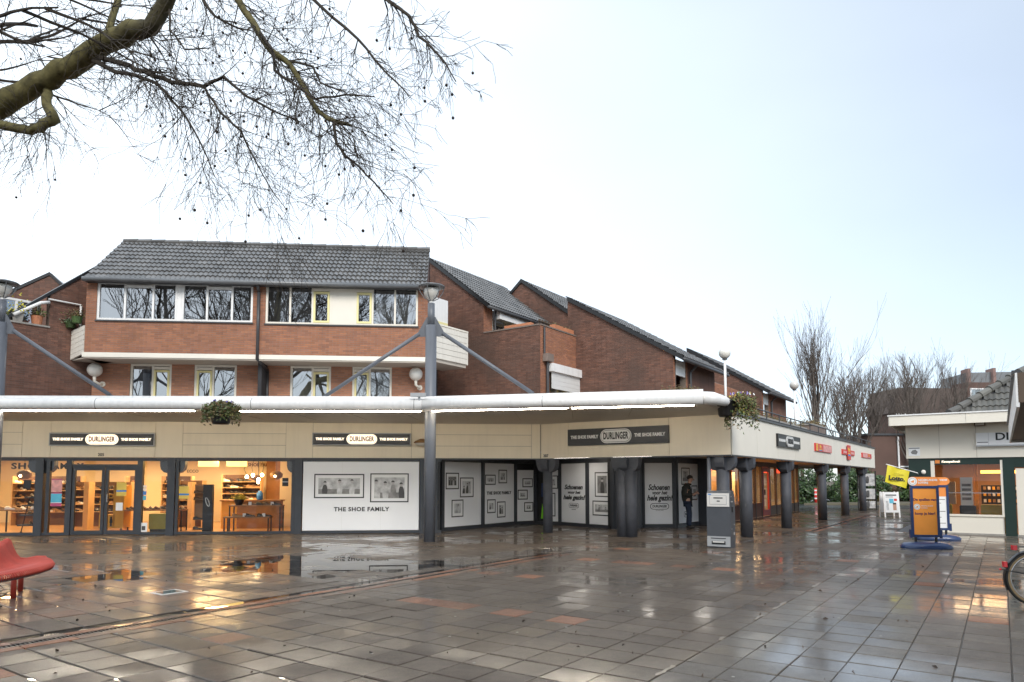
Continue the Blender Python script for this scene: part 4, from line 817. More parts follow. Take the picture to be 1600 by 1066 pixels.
t = T('flower_trough', 'long terracotta trough on the dark terrace wall by the yellow windows', 'planter', F1.P(1.4, -.1, 7.1)); MB().fbox(F1, .95, 2.1, -.2, .0, 7.1, 7.2).build('trough', 'terracotta', t)
# small hood roof and lamp
t = T('porch_hood', 'cream angled porch hood right of the white awning', 'porch', FT.P(3.4, .3, 5.0)); MB().fbox(FT, 3.05, 3.35, -.2, .35, 5.38, 5.52).build('hood_slab', 'cream_light', t); F3p = Fr(FT.P(3.35, .1)[:2], -35)
MB().fpoly(F3p, [(-.1, 5.36), (-.1, 5.5), (.5, 5.56), (1.25, 4.95), (1.25, 4.8), (.46, 5.42)], -.05, .45).build('hood_edge', 'cream_light', t)
t = T('wall_lantern', 'white mushroom lamp on a curved arm by the porch hood', 'lamp', F3p.P(1.35, .3, 4.7)); MB().tube([F3p.P(1.2, .3, 4.72), F3p.P(1.45, .3, 4.78), F3p.P(1.55, .3, 5.2)], .03, 8).build('arm', 'white_paint', t, smooth=True); MB().lathe(F3p.P(1.55, .3, 5.2), [(.05, 0), (.17, .05), (.19, .1), (.05, .18)], 14).build('shade', 'white_paint', t, smooth=True)
h2 = T('brick_house', 'brick gable with tiled roof rising behind the high roof terrace', 'house', (1, 30, 3.42)); F2 = Fr((.42, 30.1), -35)
wall(F2, 0, [(-2.2, 3.42), (2.75, 3.42), (2.75, 8.28), (0, 10.3), (-2.2, 8.5)], [], h2, 'brick_dark', 'mortar_dark'); slope_roof(h2, F2, 2.75, 8.28, 0, 10.3, 7, over=.15)
MB().fpoly(F2, [(-2.3, 8.35), (-2.3, 8.5), (0, 10.42), (0, 10.25)], -.2, .06).build('verge', 'black', h2)
t = T('trellis', 'dark wooden trellis on the terrace between the two gables', 'trellis', FT.P(2.9, -1.5, 7.0))
for k in range(6): MB().fbox(FT, 2.3+k*.22, 2.34+k*.22, -1.55, -1.5, 6.8, 7.9).build('trellis_bar', 'brown_board', t)
for k in range(3): MB().fbox(FT, 2.2, 3.55, -1.5, -1.46, 7.2+k*.3, 7.24+k*.3).build('trellis_bar', 'brown_board', t)
def low_house(name_label, o, zp, up, length, seed):
    h = T('brick_house', name_label, 'house', (*o, 3.42)); f = Fr(o, -35)
    wall(f, 0, [(up-.02, 3.42), (0, 3.42), (0, 5.98), (up-.02, zp)], [], h, 'brick_dark', 'mortar_dark'); fd = slope_roof(h, f, 0, 5.98, up, zp, length, over=.38)
    fr = f.sub(0, 0, 90); wall(fr, 0, [(0, 3.42), (.14, 3.42), (.14, 5.9), (0, 5.9)], [], h, 'brick', 'mortar'); wall(fr, 0, [(1.15, 3.42), (1.32, 3.42), (1.32, 5.9), (1.15, 5.9)], [], h, 'brick', 'mortar')
    MB().fbox(fr, .14, 1.15, -.1, -.02, 5.3, 5.85).build('white_cladding', 'white_paint', h); MB().fbox(fr, .1, 1.25, -1.0, -.9, 3.42, 5.9).build('recess_wall', 'brick_dark', h); MB().fbox(fr, 1.32, length-.2, -.25, -.05, 3.42, 5.9).build('front_wall', 'brick_dark', h)
    MB().tube([fr.P(1.4, .35, 5.75), fr.P(1.4, .08, 5.5), fr.P(1.4, .08, 3.5)], .05, 10).build('downpipe', 'gutter_dark', h)
    return f, fr
f3, fr3 = low_house('wide plain brick gable sloping down to the deck behind the canopy corner', (5.6, 24.0), 8.5, -4.2, 4.6, 1)
f4, fr4 = low_house('farther plain brick gable behind the white globe lamp', (12.04, 33.4), 8.27, -3.7, 5, 2)
dw = T('deck_wall', 'lighter brick wall with a dark plank gate between the two sloping gables', 'wall', fr3.P(6, -.5, 3.42)); wall(fr3, -.6, [(1.4, 3.42), (12.5, 3.42), (12.5, 5.7), (1.4, 5.78)], [], dw, 'brick', 'mortar')
for k in range(7): MB().fbox(fr3, 2.2+k*.36, 2.5+k*.36, -.58, -.5, 3.45, 4.95).build('gate_plank', 'brown_board', dw)
# low concrete planters on the deck
for i, (fr_, u0, u1, w0, w1, z1, lb) in enumerate(((FW, 1.4, 4.4, -4.2, -3.8, 4.32, 'long low brown concrete deck wall behind the canopy, beside the porch hood'), (FR, .9, 2.6, -2.4, -1.5, 4.1, 'square brown concrete deck planter behind the pansy planter'), (FR, 5.2, 12.5, -1.2, -.8, 3.72, 'long brown concrete deck planter behind the railing'), (FR, 13.2, 16.0, -1.3, -.7, 3.95, 'brown concrete deck planter at the foot of the far globe lamp'))):
    t = T('deck_planter', lb, 'planter', fr_.P((u0+u1)/2, w0, 3.42)); MB().fbox(fr_, u0, u1, w0, w1, 3.42, z1).build('planter_box', 'concrete_brown', t); MB().fbox(fr_, u0-.04, u1+.04, w0-.03, w1+.03, z1, z1+.06).build('rim', 'concrete', t)
    if i: 
        b = MB()
        for _ in range(500): b.leaf((*fr_.P(rng.uniform(u0, u1), rng.uniform(w0, w1))[:2], z1+.06+abs(rng.gauss(0, .10))), .09)
        b.build('foliage', 'leaf_dry', t)
p = FR.P(1.9, -.5, 3.42); t = T('yellow_shrub', 'small bright yellow shrub on the deck right of the pansy planter', 'shrub', p); b = MB()
for _ in range(500): b.leaf((p[0]+rng.gauss(0, .2), p[1]+rng.gauss(0, .2), p[2]+.25+rng.gauss(0, .14)), .08)
b.build('foliage', 'leaf_yellow', t); MB().tube([p, (p[0], p[1], p[2]+.3)], .02, 6).build('stem', 'bark_twig', t)
def deck_lamp(x, y, zg, r, label, m='globe'):
    t = T('globe_lamp', label, 'lamp', (x, y, 3.42)); MB().tube([(x, y, 3.42), (x, y, zg-r*.9)], .045, 12).build('post', 'white_paint', t, smooth=True); MB().tube([(x, y, zg-r*1.15), (x, y, zg-r*.85)], .09, 12).build('collar', 'gutter_dark', t); MB().ball((x, y, zg), r, n=22, m=16).build('globe', m, t, smooth=True)
deck_lamp(7.7, 25.0, 6.2, .21, 'white globe lamp on a tall white post in front of the sloping gable')
deck_lamp(13.85, 34, 6.26, .22, 'grey globe lamp on a tall post against the bare trees', 'lamp_bowl')
deck_lamp(13.3, 36, 5.75, .17, 'low white globe lamp on the deck beside the farther gable'); deck_lamp(15.4, 40, 5.95, .17, 'smaller low white globe lamp on the deck, between the gable and the far globe lamp')

# ------------------------------------------------------------------ red shop under the right-hand arcade
rs = T('red_shop_front', 'dark red timber shop front glowing warm under the arcade', 'shop front', FR.P(12, -2.9, 0)); FD = FR.sub(0, -2.9, 0)
b = MB(); b.fbox(FD, 6.6, 20.2, -.15, .0, 2.2, 2.40)
posts = [6.7, 7.9, 9.1, 10.35, 11.3, 12.4, 13.35, 14.7, 15.8, 16.9, 18.1, 19.2, 20.1]
for s in posts: b.fbox(FD, s-.05, s+.05, -.09, .01, 0, 2.2)
b.build('frame', mat('dark_frame', (.035, .014, .010), .45, .1), rs)
MB().fbox(FD, 6.6, 13.28, -.12, -.01, .0, .62).build('plinth', 'brick_dark', rs); MB().fbox(FD, 14.8, 20.1, -.12, -.01, 0, .45).build('plinth', 'brown_board', rs)
for a, c in zip(posts, posts[1:]):
    if a == 13.35:
        q = MB(); q.fbox(FD, a+.08, a+.26, -.06, .02, .03, 2.18); q.fbox(FD, c-.26, c-.08, -.06, .02, .03, 2.18); q.fbox(FD, a+.26, c-.26, -.06, .02, .03, .3); q.fbox(FD, a+.26, c-.26, -.06, .02, 1.98, 2.18)
        d = q.build('door', 'red_paint', rs); glass(FD, a+.26, c-.26, .3, 1.98, -.02, d); MB().fbox(FD, a+.28, a+.36, .02, .06, .95, 1.2).build('handle', 'black', d)
    else: glass(FD, a+.07, c-.07, .6, 2.2, -.05, rs)
MB().fbox(FD, 6.6, 20.2, -3.2, -3.1, 0, 2.4).build('back_wall', mat('red_wall', (.75, .52, .22), .7, .25, 1.2), rs); MB().fbox(FD, 6.5, 20.25, -3.2, 0, -.01, .012).build('floor', 'shop_floor', rs)
MB().fbox(FD, 20.12, 20.25, -3.2, 0, 0, 2.4).build('end_wall', 'concrete', rs); MB().fbox(FD, 6.45, 6.6, -3.2, .05, 0, 2.4).build('end_wall', 'anthracite', rs)
for k, s in enumerate((7.3, 8.5, 9.7, 15.2, 17.4)): MB().fbox(FD, s-.45, s+.45, -.35, -.3, 1.95, 2.15).build('lit_menu_strip', 'red_lit' if k != 1 else 'warm_lit', rs)
for k, s in enumerate((7.0, 8.2, 9.4, 10.8, 12.0, 16.3, 18.6)):
    MB().fbox(FD, s-.3, s+.3, -2.6, -2.2, .5, 1.7+.15*(k % 3)).build('display_case', ('wood', 'amber', 'wood_light')[k % 3], rs)
def area(name, loc, sx, sy, e, col, rz=0):
    a = bpy.data.lights.new(name, 'AREA'); a.shape = 'RECTANGLE'; a.size = sx; a.size_y = sy; a.energy = e; a.color = col; o = bpy.data.objects.new(name, a); COL.objects.link(o); o.location = loc; o.rotation_euler = (0, 0, rz); return o
for s in (8.5, 12.5, 16.5): area('red_shop_ceiling_light', FD.P(s, -1.6, 2.36), 2.5, .5, 110, (1, .68, .34), R_(55))

# ------------------------------------------------------------------ shoe shop interior
it = T('shop_interior', 'warm lit shoe shop room behind the glass with wooden floor and cream walls', 'room', FM.P(-4, -3.5, 0)); IW = -6.4
MB().fbox(FM, -13, 5.0, IW, -.12, -.01, .025).build('floor', 'shop_floor', it); MB().fbox(FM, -13, 5.0, IW-.1, IW, 0, 2.62).build('back_wall', 'shop_wall', it); MB().fbox(FM, -13, 5.0, IW, -.13, 2.46, 2.56).build('ceiling', 'shop_ceiling', it)
MB().fbox(FM, -13.1, -13, IW, -.1, 0, 2.5).build('side_wall', 'shop_wall', it); MB().fbox(FM, 1.3, 1.4, IW, -.1, .0, 2.46).build('side_wall', 'wood', it); MB().fbox(FM, -1.35, -.15, IW, IW+.12, .3, 2.4).build('dark_panel', 'wood', it)
MB().fbox(FM, -.1, .38, -3.6, -3.2, .02, 2.46).build('square_pillar', 'shop_wall', it); MB().fbox(FM, -6.05, -5.9, -2.6, -2.2, .02, 1.55).build('partition', 'wood_light', it); MB().fbox(FM, -4.72, -4.55, -2.4, -2.1, .02, 1.55).build('partition', 'wood_light', it); MB().fbox(FM, -2.95, -2.82, -3, -2.6, .02, 1.55).build('partition', 'wood_light', it)
for (u, s, tx, ft) in ((-7.0, .24, 'SHOE', .95), (-5.92, .24, 'FAMILY', 1.05)): text(tx, s, 'ink', it, FM.mtx(u, -.8, 2.03), bold=.010, fit=ft, sp=1.2)
text('ECCO', .16, 'ink', it, FM.mtx(-4.15, IW+.02, 1.95)); text('THE SHOE FAMILY', .17, 'sign_ink', it, FM.mtx(-1.75, IW+.02, 2.2), bold=.004); text('DURLINGER', .52, 'ink', it, FM.mtx(.62, -4.0, 2.0), xs=.5, bold=.012); MB().fbox(FM, .36, 1.3, -4.1, -4.02, 1.1, 2.4).build('lettered_wall', 'shop_wall', it)
for k, (u, w) in enumerate(((-11, -2), (-9, -4.5), (-7.5, -1.9), (-5.6, -4.6), (-4.3, -2.4), (-2.6, -4.6), (-1.6, -1.9), (.3, -4.6))): area('shop_ceiling_light', FM.P(u, w, 2.44), 1.4, .35, 50, (1, .66, .31), R_(5))
# lamp shades and bulbs
for k, (u, w, lb) in enumerate(((-2.95, -1.3, 'lit yellow drum shade by the shop column with corbel'), (-2.0, -1.7, 'lit yellow drum shade above the black sport banner'), (-1.0, -1.3, 'wide lit yellow drum shade above the nested display tables'))):
    t = T('drum_shade', lb, 'lamp', FM.P(u, w, 2.02), 'drum shades in the shoe shop'); MB().lathe(FM.P(u, w, 2.05), [(.29, 0), (.31, .0), (.31, .2), (.29, .2)], 24).build('shade', 'shade_lit', t, smooth=True); MB().tube([FM.P(u, w, 2.25), FM.P(u, w, 2.46)], .01, 6).build('cord', 'black', t)
for k, (u, w, lb) in enumerate(((-7.2, -1.0, 'round brown pendant shade beside the stepped black stand'), (.02, -2.2, 'round brown pendant shade in front of the square pillar'))):
    t = T('pendant_lamp', lb, 'lamp', FM.P(u, w, 1.62), 'round brown pendants in the shoe shop'); MB().lathe(FM.P(u, w, 1.64), [(.1, 0), (.19, .08), (.2, .18), (.12, .26), (.03, .28)], 20).build('shade', 'shade_brown', t, smooth=True); MB().tube([FM.P(u, w, 1.9), FM.P(u, w, 2.46)], .006, 6).build('cord', 'black', t); MB().ball(FM.P(u, w+.2, 1.74), .035).build('bulb', 'bulb', t)
t = T('bulb_cluster', 'cluster of four bare glowing bulbs on curved cords above the display tables', 'lamp', FM.P(-.5, -1.8, 1.5))
for du, z in ((-.32, 1.72), (-.13, 1.77), (.16, 1.78), (.04, 1.55), (.05, 1.63)):
    MB().ball(FM.P(-.5+du, -1.8, z), .055 if z > 1.6 else .04, None, .06, 12, 8).build('bulb', 'bulb', t, smooth=True); MB().tube([FM.P(-.5+du, -1.8, z+.05), FM.P(-.5+du*1.3, -1.8, z+.25), FM.P(-.5+du*.5, -1.8, 2.46)], .006, 5).build('cord', 'black', t)
MB().tube([FM.P(-4.1, -.6, 2.36), FM.P(-3.7, -.6, 2.36)], .03, 8).build('tube_light', 'tube_lamp', it)
# shoes
def shoe_mesh(mn):
    b = MB(); secs = [(-.14, .034, .075), (-.10, .038, .095), (-.05, .036, .085), (0, .034, .062), (.05, .042, .05), (.10, .046, .044), (.135, .034, .034), (.15, .012, .02)]
    rings = []
    for x, hw, h in secs: rings.append([(x, -hw, 0), (x, -hw*1.02, .02), (x, -hw*.7, h*.8), (x, 0, h), (x, hw*.7, h*.8), (x, hw*1.02, .02), (x, hw, 0)])
    n = 7; b.add([p for r in rings for p in r], [(i*n+j, i*n+j+1, (i+1)*n+j+1, (i+1)*n+j) for i in range(7) for j in range(6)]+[tuple(range(6, -1, -1))])
    me = bpy.data.meshes.new('shoe'); me.from_pydata(b.v, [], b.f); me.materials.append(MATS[mn]); me.polygons.foreach_set('use_smooth', [True]*len(me.polygons)); return me
SM = [shoe_mesh(m) for m in ('shoe_black', 'shoe_brown', 'shoe_tan', 'shoe_white', 'shoe_black')]
for k in range(22):
    p = FM.P(-11+k*.56+(.2 if k % 2 else 0), -1.2-1.4*(k % 3), 2.455); MB().lathe(p, [(.05, 0), (.05, -.02), (.001, -.022)], 10).build('downlight', 'bulb', it)
def shoe(fr, u, w, z, label, group, k=None, rz=None, sc=1.):
    o = bpy.data.objects.new('shoe', SM[rng.randrange(5) if k is None else k]); COL.objects.link(o); o.location = fr.P(u, w, z); o.rotation_euler = (0, 0, rng.uniform(-.9, .4) if rz is None else rz); o.scale = (sc,)*3; tag(o, label, 'shoe', group)
def shelves(u0, u1, w, rows, label, lshoe, group, m='wood_light', step=.155):
    t = T('shoe_shelves', label, 'shelves', FM.P((u0+u1)/2, w, .02)); MB().fbox(FM, u0, u1, w-.2, w-.17, .02, rows[-1]+.25).build('back_board', 'wood_dark', t)
    for z in rows: MB().fbox(FM, u0, u1, w-.17, w+.12, z-.025, z).build('shelf', m, t)
    for u in (u0, u1): MB().fbox(FM, u-.02, u+.02, w-.2, w+.12, .02, rows[-1]+.25).build('side', m, t)
    for n_, z in enumerate(rows):
        u = u0+.13; od = ('lowest', 'second lowest', 'third', 'fourth', 'topmost')[n_ if n_ < len(rows)-1 else 4]
        while u < u1-.08:
            k = rng.randrange(5)
            if rng.random() < .95: shoe(FM, u, w-.02, z, '%s shoe on the %s shelf %s' % (('black', 'brown', 'tan', 'white', 'black')[k], od, lshoe), group, k, None, 1.3)
            u += step*rng.uniform(.9, 1.12)
rows = (.5, .75, 1.0, 1.25, 1.5)
shelves(-9.6, -7.3, -4.6, rows, 'wooden shoe shelves at the far left behind the stepped black stand', 'behind the stepped black stand', 'shoes behind the stepped stand')
shelves(-7.1, -5.2, -3.6, (.55, .8, 1.05, 1.3), 'dark shoe shelves behind the poster window pane', 'behind the poster pane', 'shoes behind the poster pane')
shelves(-5.15, -4.75, -3.2, (.55, .8, 1.05, 1.3, 1.5), 'narrow shoe shelves behind the left door leaf', 'behind the left door leaf', 'shoes behind the left door leaf')
shelves(-4.45, -3.45, -4.4, rows, 'shoe shelves seen through the right shop door leaf', 'seen through the right door leaf', 'shoes behind the door')
shelves(-3.45, -2.6, -3.1, (.75, .95, 1.15, 1.35), 'short shoe shelves above the olive pouf', 'above the olive pouf', 'shoes above the pouf')
shelves(-2.7, -1.3, -5.4, (.9, 1.12, 1.34, 1.56), 'back wall shoe shelves left of the bare bulbs', 'left of the bare bulbs', 'shoes left of the bulbs')
shelves(.45, 1.2, -3.8, (.8, 1.0, 1.2), 'small shoe shelves below the big wall lettering', 'below the big wall lettering', 'shoes below the lettering')
# furniture
def table(u0, u1, w0, w1, z, label, m='wood'):
    t = T('display_table', label, 'table', FM.P((u0+u1)/2, (w0+w1)/2, .02)); MB().fbox(FM, u0, u1, w0, w1, z-.04, z).build('table_top', m, t)
    for u in (u0+.03, u1-.03):
        for w in (w0+.03, w1-.03): MB().fbox(FM, u-.017, u+.017, w-.017, w+.017, .022, z-.04).build('leg', 'black', t)
table(-1.02, .55, -1.15, -.65, .84, 'taller nested display table with black legs carrying the yellow plant'); table(-1.08, .28, -.75, -.35, .50, 'lower nested display table with black legs at the shop window')
table(-4.4, -2.55, -1.6, -1.1, .70, 'display table crossing behind the right door leaf and the olive pouf'); table(-7.9, -6.75, -1.4, -.9, .72, 'low display table beside the stepped black stand')
for u, z, w, k in ((-.72, .50, -.55, 2), (-.35, .50, -.55, 0), (.02, .50, -.55, 0), (.15, .5, -.55, 4), (-.1, .84, -.85, 0), (.12, .84, -.85, 1), (.38, .84, -.85, 0), (-.38, .84, -.9, 1)): shoe(FM, u, w, z, 'dark shoe displayed on the nested tables' if k != 2 else 'tan shoe displayed on the lower nested table', 'shoes on the nested tables' if k != 2 else None, k, .3, 1.05)
for k in range(10): shoe(FM, -4.3+k*.19, -1.3, .70, '%s shoe on the display table behind the olive pouf' % ('brown' if k % 2 else 'black'), 'shoes on the table behind the pouf', k % 2, None, 1.1)
for k in range(6): shoe(FM, -7.8+k*.19, -1.1, .72, '%s shoe on the low table beside the stepped black stand' % ('tan' if k % 2 else 'white'), 'shoes on the low table', 2+k % 2, None, 1.1)
for k, (u, z, w) in enumerate(((-.5, .50, -.5), (.08, .50, -.5), (-.42, .84, -.8), (.25, .84, -.8))):
    tag(MB().fbox(FM, u-.045, u+.045, w, w+.01, z, z+.1).build('price_card', 'paper'), 'small white price card on the nested display tables', 'price card', 'price cards on the nested tables')
p = FM.P(-.78, -.9, .84); t = T('potted_plant', 'bright yellow-green plant in a black bowl on the taller nested table', 'plant', p); MB().lathe(p, [(.09, 0), (.14, .1), (.15, .17), (.13, .17)], 14).build('pot', 'black', t); b = MB()
for _ in range(220): b.leaf((p[0]+rng.gauss(0, .10), p[1]+rng.gauss(0, .07), p[2]+.18+abs(rng.gauss(0, .06))), .07)
b.build('foliage', 'leaf_yellow', t)
t = T('glass_jar', 'blue glass jar on the counter behind the nested tables', 'jar', FM.P(-.5, -2.2, .95)); MB().lathe(FM.P(-.5, -2.2, .96), [(.08, 0), (.1, .05), (.1, .22), (.06, .26), (.06, .3)], 14).build('jar', 'blue_print', t, smooth=True)
t = T('shop_counter', 'wooden shop counter with amber front panel behind the nested tables', 'counter', FM.P(-1.0, -2.4, .02)); MB().fbox(FM, -1.75, .2, -2.7, -2.1, .92, .96).build('counter_top', 'wood', t); MB().fbox(FM, -1.2, .15, -2.65, -2.15, .02, .92).build('counter_body', 'wood', t); MB().fbox(FM, -1.7, -1.21, -2.65, -2.14, .02, .92).build('amber_panel', 'amber', t)
t = T('olive_pouf', 'boxy olive green pouf inside the shop window', 'pouf', FM.P(-2.95, -.7, .02)); MB().fbox(FM, -3.28, -2.64, -.95, -.45, .14, .60).build('cushion', 'olive', t); MB().fbox(FM, -3.25, -2.67, -.93, -.47, .022, .14).build('base', 'black', t)
t = T('stepped_stand', 'black stepped shoe stand on castors with four shelves', 'stand', FM.P(-6.6, -.6, .02))
for k, z in enumerate((.3, .6, .88, 1.12)): MB().fbox(FM, -7.0+.06*k, -6.33, -.8, -.4, z-.045, z).build('shelf', 'column_grey', t); [shoe(FM, u, -.6, z, 'dark shoe on the stepped black stand', 'shoes on the stepped stand', 0) for u in (-6.72, -6.48)]
for u in (-6.93, -6.37): MB().tube([FM.P(u, -.5, .08), FM.P(-6.72 if u < -6.6 else -6.37, -.5, 1.12)], .015, 6).build('upright', 'black', t); MB().ball(FM.P(u, -.5, .06), .035).build('castor', 'black', t)
t = T('promo_stand', 'yellow cardboard welcome stand with two people pictograms behind the left door leaf', 'stand', FM.P(-4.75, -1.2, .02)); MB().fbox(FM, -5.02, -4.55, -1.5, -1.1, .14, .55).build('lower_box', 'amber', t); MB().fbox(FM, -5.02, -4.62, -1.5, -1.1, 1.05, 1.18).build('header', 'amber', t); MB().fbox(FM, -5.02, -4.98, -1.5, -1.12, .55, 1.05).build('side_panel', 'amber', t); MB().fbox(FM, -4.62, -4.3, -1.6, -1.1, .14, 1.45).build('back_panel', 'amber', t); text('WELKOM', .08, 'ink', t, FM.mtx(-4.82, -1.095, 1.115), bold=.003)
for u in (-4.92, -4.66): MB().lathe(FM.P(u, -1.09, .46), [(.02, -.03), (.03, 0), (.02, .03)], 8).build('pictogram', 'ink', t); MB().fpoly(FM, [(u-.045, .30), (u+.045, .30), (u+.03, .43), (u-.03, .43)], -1.1, -1.09).build('pictogram', 'ink', t); MB().fbox(FM, u-.025, u+.025, -1.1, -1.09, .19, .30).build('pictogram', 'ink', t)
t = T('sport_banner', 'tall black banner stand with a white loop logo and sneakers', 'banner', FM.P(-1.6, -.5, .02)); MB().fbox(FM, -1.72, -1.44, -.6, -.45, .02, 1.48).build('banner_board', 'black', t); MB().fbox(FM, -2.0, -1.72, -.6, -.57, .4, 1.48).build('sneaker_board', 'wood', t)
q = MB(); q.tube([FM.P(-1.58+.045*math.cos(a)-.05*math.sin(a)*.8, -.44, .95+.13*math.sin(a)) for a in [k*.3307 for k in range(20)]], .014, 6); q.build('loop_logo', 'paper', t)
for k, z in enumerate((.12, .42, 1.02, 1.22)): shoe(FM, -1.85, -.5, z, 'black and white sneaker on the sport banner stand', 'sneakers on the banner stand', 0 if k < 2 else 1, .1, 1.05); MB().fbox(FM, -2.0, -1.7, -.6, -.42, z-.012, z).build('sneaker_shelf', 'wood', t)
# posters on the glass
def poster(u0, u1, z0, z1, bands, label, w=-.035):
    t = T('poster', label, 'poster', FM.P((u0+u1)/2, w, z0)); H_ = z1-z0
    for a, c, m in bands: MB().fbox(FM, u0, u1, w, w+.006, z0+a*H_, z0+c*H_).build('print', m, t)
poster(-5.88, -5.58, .85, 1.65, ((0, .12, 'magenta_print'), (.12, .14, 'paper'), (.14, .46, 'cyan_print'), (.46, .5, 'magenta_print'), (.52, .96, 'pink_print'), (.96, 1, 'magenta_print')), 'tall pink and blue poster on the narrow glass pane left of the doors')
poster(-4.05, -3.77, 1.15, 1.55, ((0, .3, 'ochre_print'), (.3, .42, 'blue_print'), (.42, 1, 'ochre_print')), 'yellow notice with a blue bar on the right door leaf'); poster(-4.05, -3.86, .72, .95, ((0, 1, 'paper'),), 'small white notice low on the right door leaf')
poster(-2.27, -1.98, 1.06, 1.43, ((0, .28, 'ochre_print'), (.28, .42, 'blue_print'), (.42, 1, 'ochre_print')), 'yellow notice with a blue bar on the window beside the sport banner'); poster(.72, .90, 1.43, 1.68, ((0, .45, 'black'), (.45, .6, 'sign_grey'), (.6, 1, 'black')), 'small black notice on the window below the big wall lettering')
poster(-6.65, -6.45, 1.36, 1.62, ((0, 1, 'black'),), 'small dark notice on the window behind the stepped black stand'); poster(-3.3, -3.2, 1.02, 1.46, ((0, .3, 'cyan_print'), (.35, .6, 'blue_print'), (.65, .8, 'paper'), (.85, 1, 'paper')), 'column of small stickers on the pane above the olive pouf')
t = T('floor_frame', 'small white framed card standing at the bottom of the pane by the olive pouf', 'card', FM.P(-3.22, .03, .06)); MB().fbox(FM, -3.34, -3.14, -.035, -.02, .09, .36).build('card', 'paper', t); MB().fbox(FM, -3.29, -3.19, -.02, -.016, .14, .26).build('print', 'photo_dark', t)

# ------------------------------------------------------------------ kiosk shop on the right
ks = T('kiosk_shop', 'cream kiosk shop with dark green posts and a hipped tile roof', 'shop', FK.P(1, -2, 0))
MB().fbox(FK, -1.0, 9, -.3, -.03, 2.28, 3.3).build('fascia_backing', 'cream_dark', ks)
for u0, u1 in ((-1.0, -.11), (-.11, .83), (.83, 2.2), (2.2, 3.6), (3.6, 5.0)): MB().fbox(FK, u0+.004, u1-.004, -.03, 0, 2.28, 3.3).build('fascia_panel', 'cream_light', ks)
b = MB(); b.fbox(FK, -1.33, 7, -2.5, .8, 3.30, 3.34); b.build('roof_soffit', 'soffit', ks); b = MB()
for u0, u1 in ((-1.34, .62), (.62, 2.6), (2.6, 5)): MB().fbox(FK, u0+.003, u1-.003, .78, .82, 3.26, 3.55).build('eave_board', 'cream_light', ks)
MB().fbox(FK, -1.38, 5, .76, .85, 3.55, 3.585).build('roof_trim', 'white_paint', ks); MB().fbox(FK, -1.34, 7, -5, .77, 3.50, 3.54).build('flat_roof', 'galv', ks); MB().fbox(FK, -1.36, -1.32, -4, .8, 3.26, 3.55).build('eave_board', 'cream_light', ks)
b = MB(); b.fbox(FK, -.95, -.36, -.3, -.05, 0, 2.28); b.fbox(FK, 1.44, 1.72, -.25, -.02, 0, 2.28); b.fbox(FK, -.36, 1.44, -.12, -.06, 2.08, 2.28); b.fbox(FK, 1.72, 6, -.2, -.05, 1.98, 2.28); b.build('green_post', 'green_frame', ks)
MB().fbox(FK, -.3, 1.42, -.15, -.06, .05, .54).build('spandrel_panel', 'cream_light', ks); MB().fbox(FK, -.36, 6, -.15, -.03, -.01, .05).build('base_sill', 'concrete', ks)
q = MB(); q.fbox(FK, -.36, 1.44, -.12, -.03, .54, .6); q.fbox(FK, -.36, -.26, -.12, -.03, .6, 2.2); q.fbox(FK, 1.38, 1.44, -.12, -.031, .6, 2.2); wfk = q.build('window', 'cream_light', ks); glass(FK, -.26, 1.38, .6, 2.08, -.07, wfk)
MB().fbox(FK, -.24, 1.38, -.4, -.38, 1.22, 1.24).build('window_rail', 'metal', wfk); 
q = MB(); q.fbox(FK, 1.74, 1.95, -.12, -.04, .05, 1.95); q.fbox(FK, 1.95, 3.0, -.12, -.04, 1.82, 1.95); q.fbox(FK, 1.95, 3.0, -.12, -.04, .05, .22); q.fbox(FK, 2.85, 3.0, -.12, -.04, .22, 1.82); dk = q.build('door', 'cream_light', ks); glass(FK, 1.95, 2.85, .22, 1.82, -.08, dk)
MB().fbox(FK, 3.05, 6, -.15, -.06, .05, 2.1).build('side_panel', 'cream_light', ks); MB().fbox(FK, -.95, 5.5, -4.2, -4.1, 0, 2.4).build('back_wall', mat('kiosk_wall', (.38, .22, .12), .7, .2, 1.5), ks); MB().fbox(FK, -.95, 6, -4.2, -.05, -.01, .03).build('floor', 'shop_floor', ks); MB().fbox(FK, -.95, -.85, -4.2, -.2, 0, 2.4).build('side_wall', 'brown_board', ks); MB().fbox(FK, -.95, 6, -4.2, -.3, 2.3, 2.36).build('ceiling', 'soffit', ks)
MB().ball(FK.P(-.55, 0, 1.86), .07, .05, .07).build('round_fitting', 'globe', ks); text('Kansspelhoek', .085, 'sign_lit', ks, FK.mtx(.16, -.055, 2.17), bold=.003, shear=.2); MB().fbox(FK, -.24, -.12, -.06, -.052, 2.12, 2.22).build('logo_square', 'orange_flat', ks)
area('kiosk_ceiling_light', FK.P(1.2, -2.0, 2.25), 2.6, .6, 55, (1, .62, .32), R_(-35))
t = T('lit_strip', 'glowing orange light strip inside the kiosk window', 'light', FK.P(1.1, -2.6, 1.85)); MB().fbox(FK, .85, 1.85, -2.65, -2.6, 1.83, 1.93).build('strip', 'warm_lit', t)
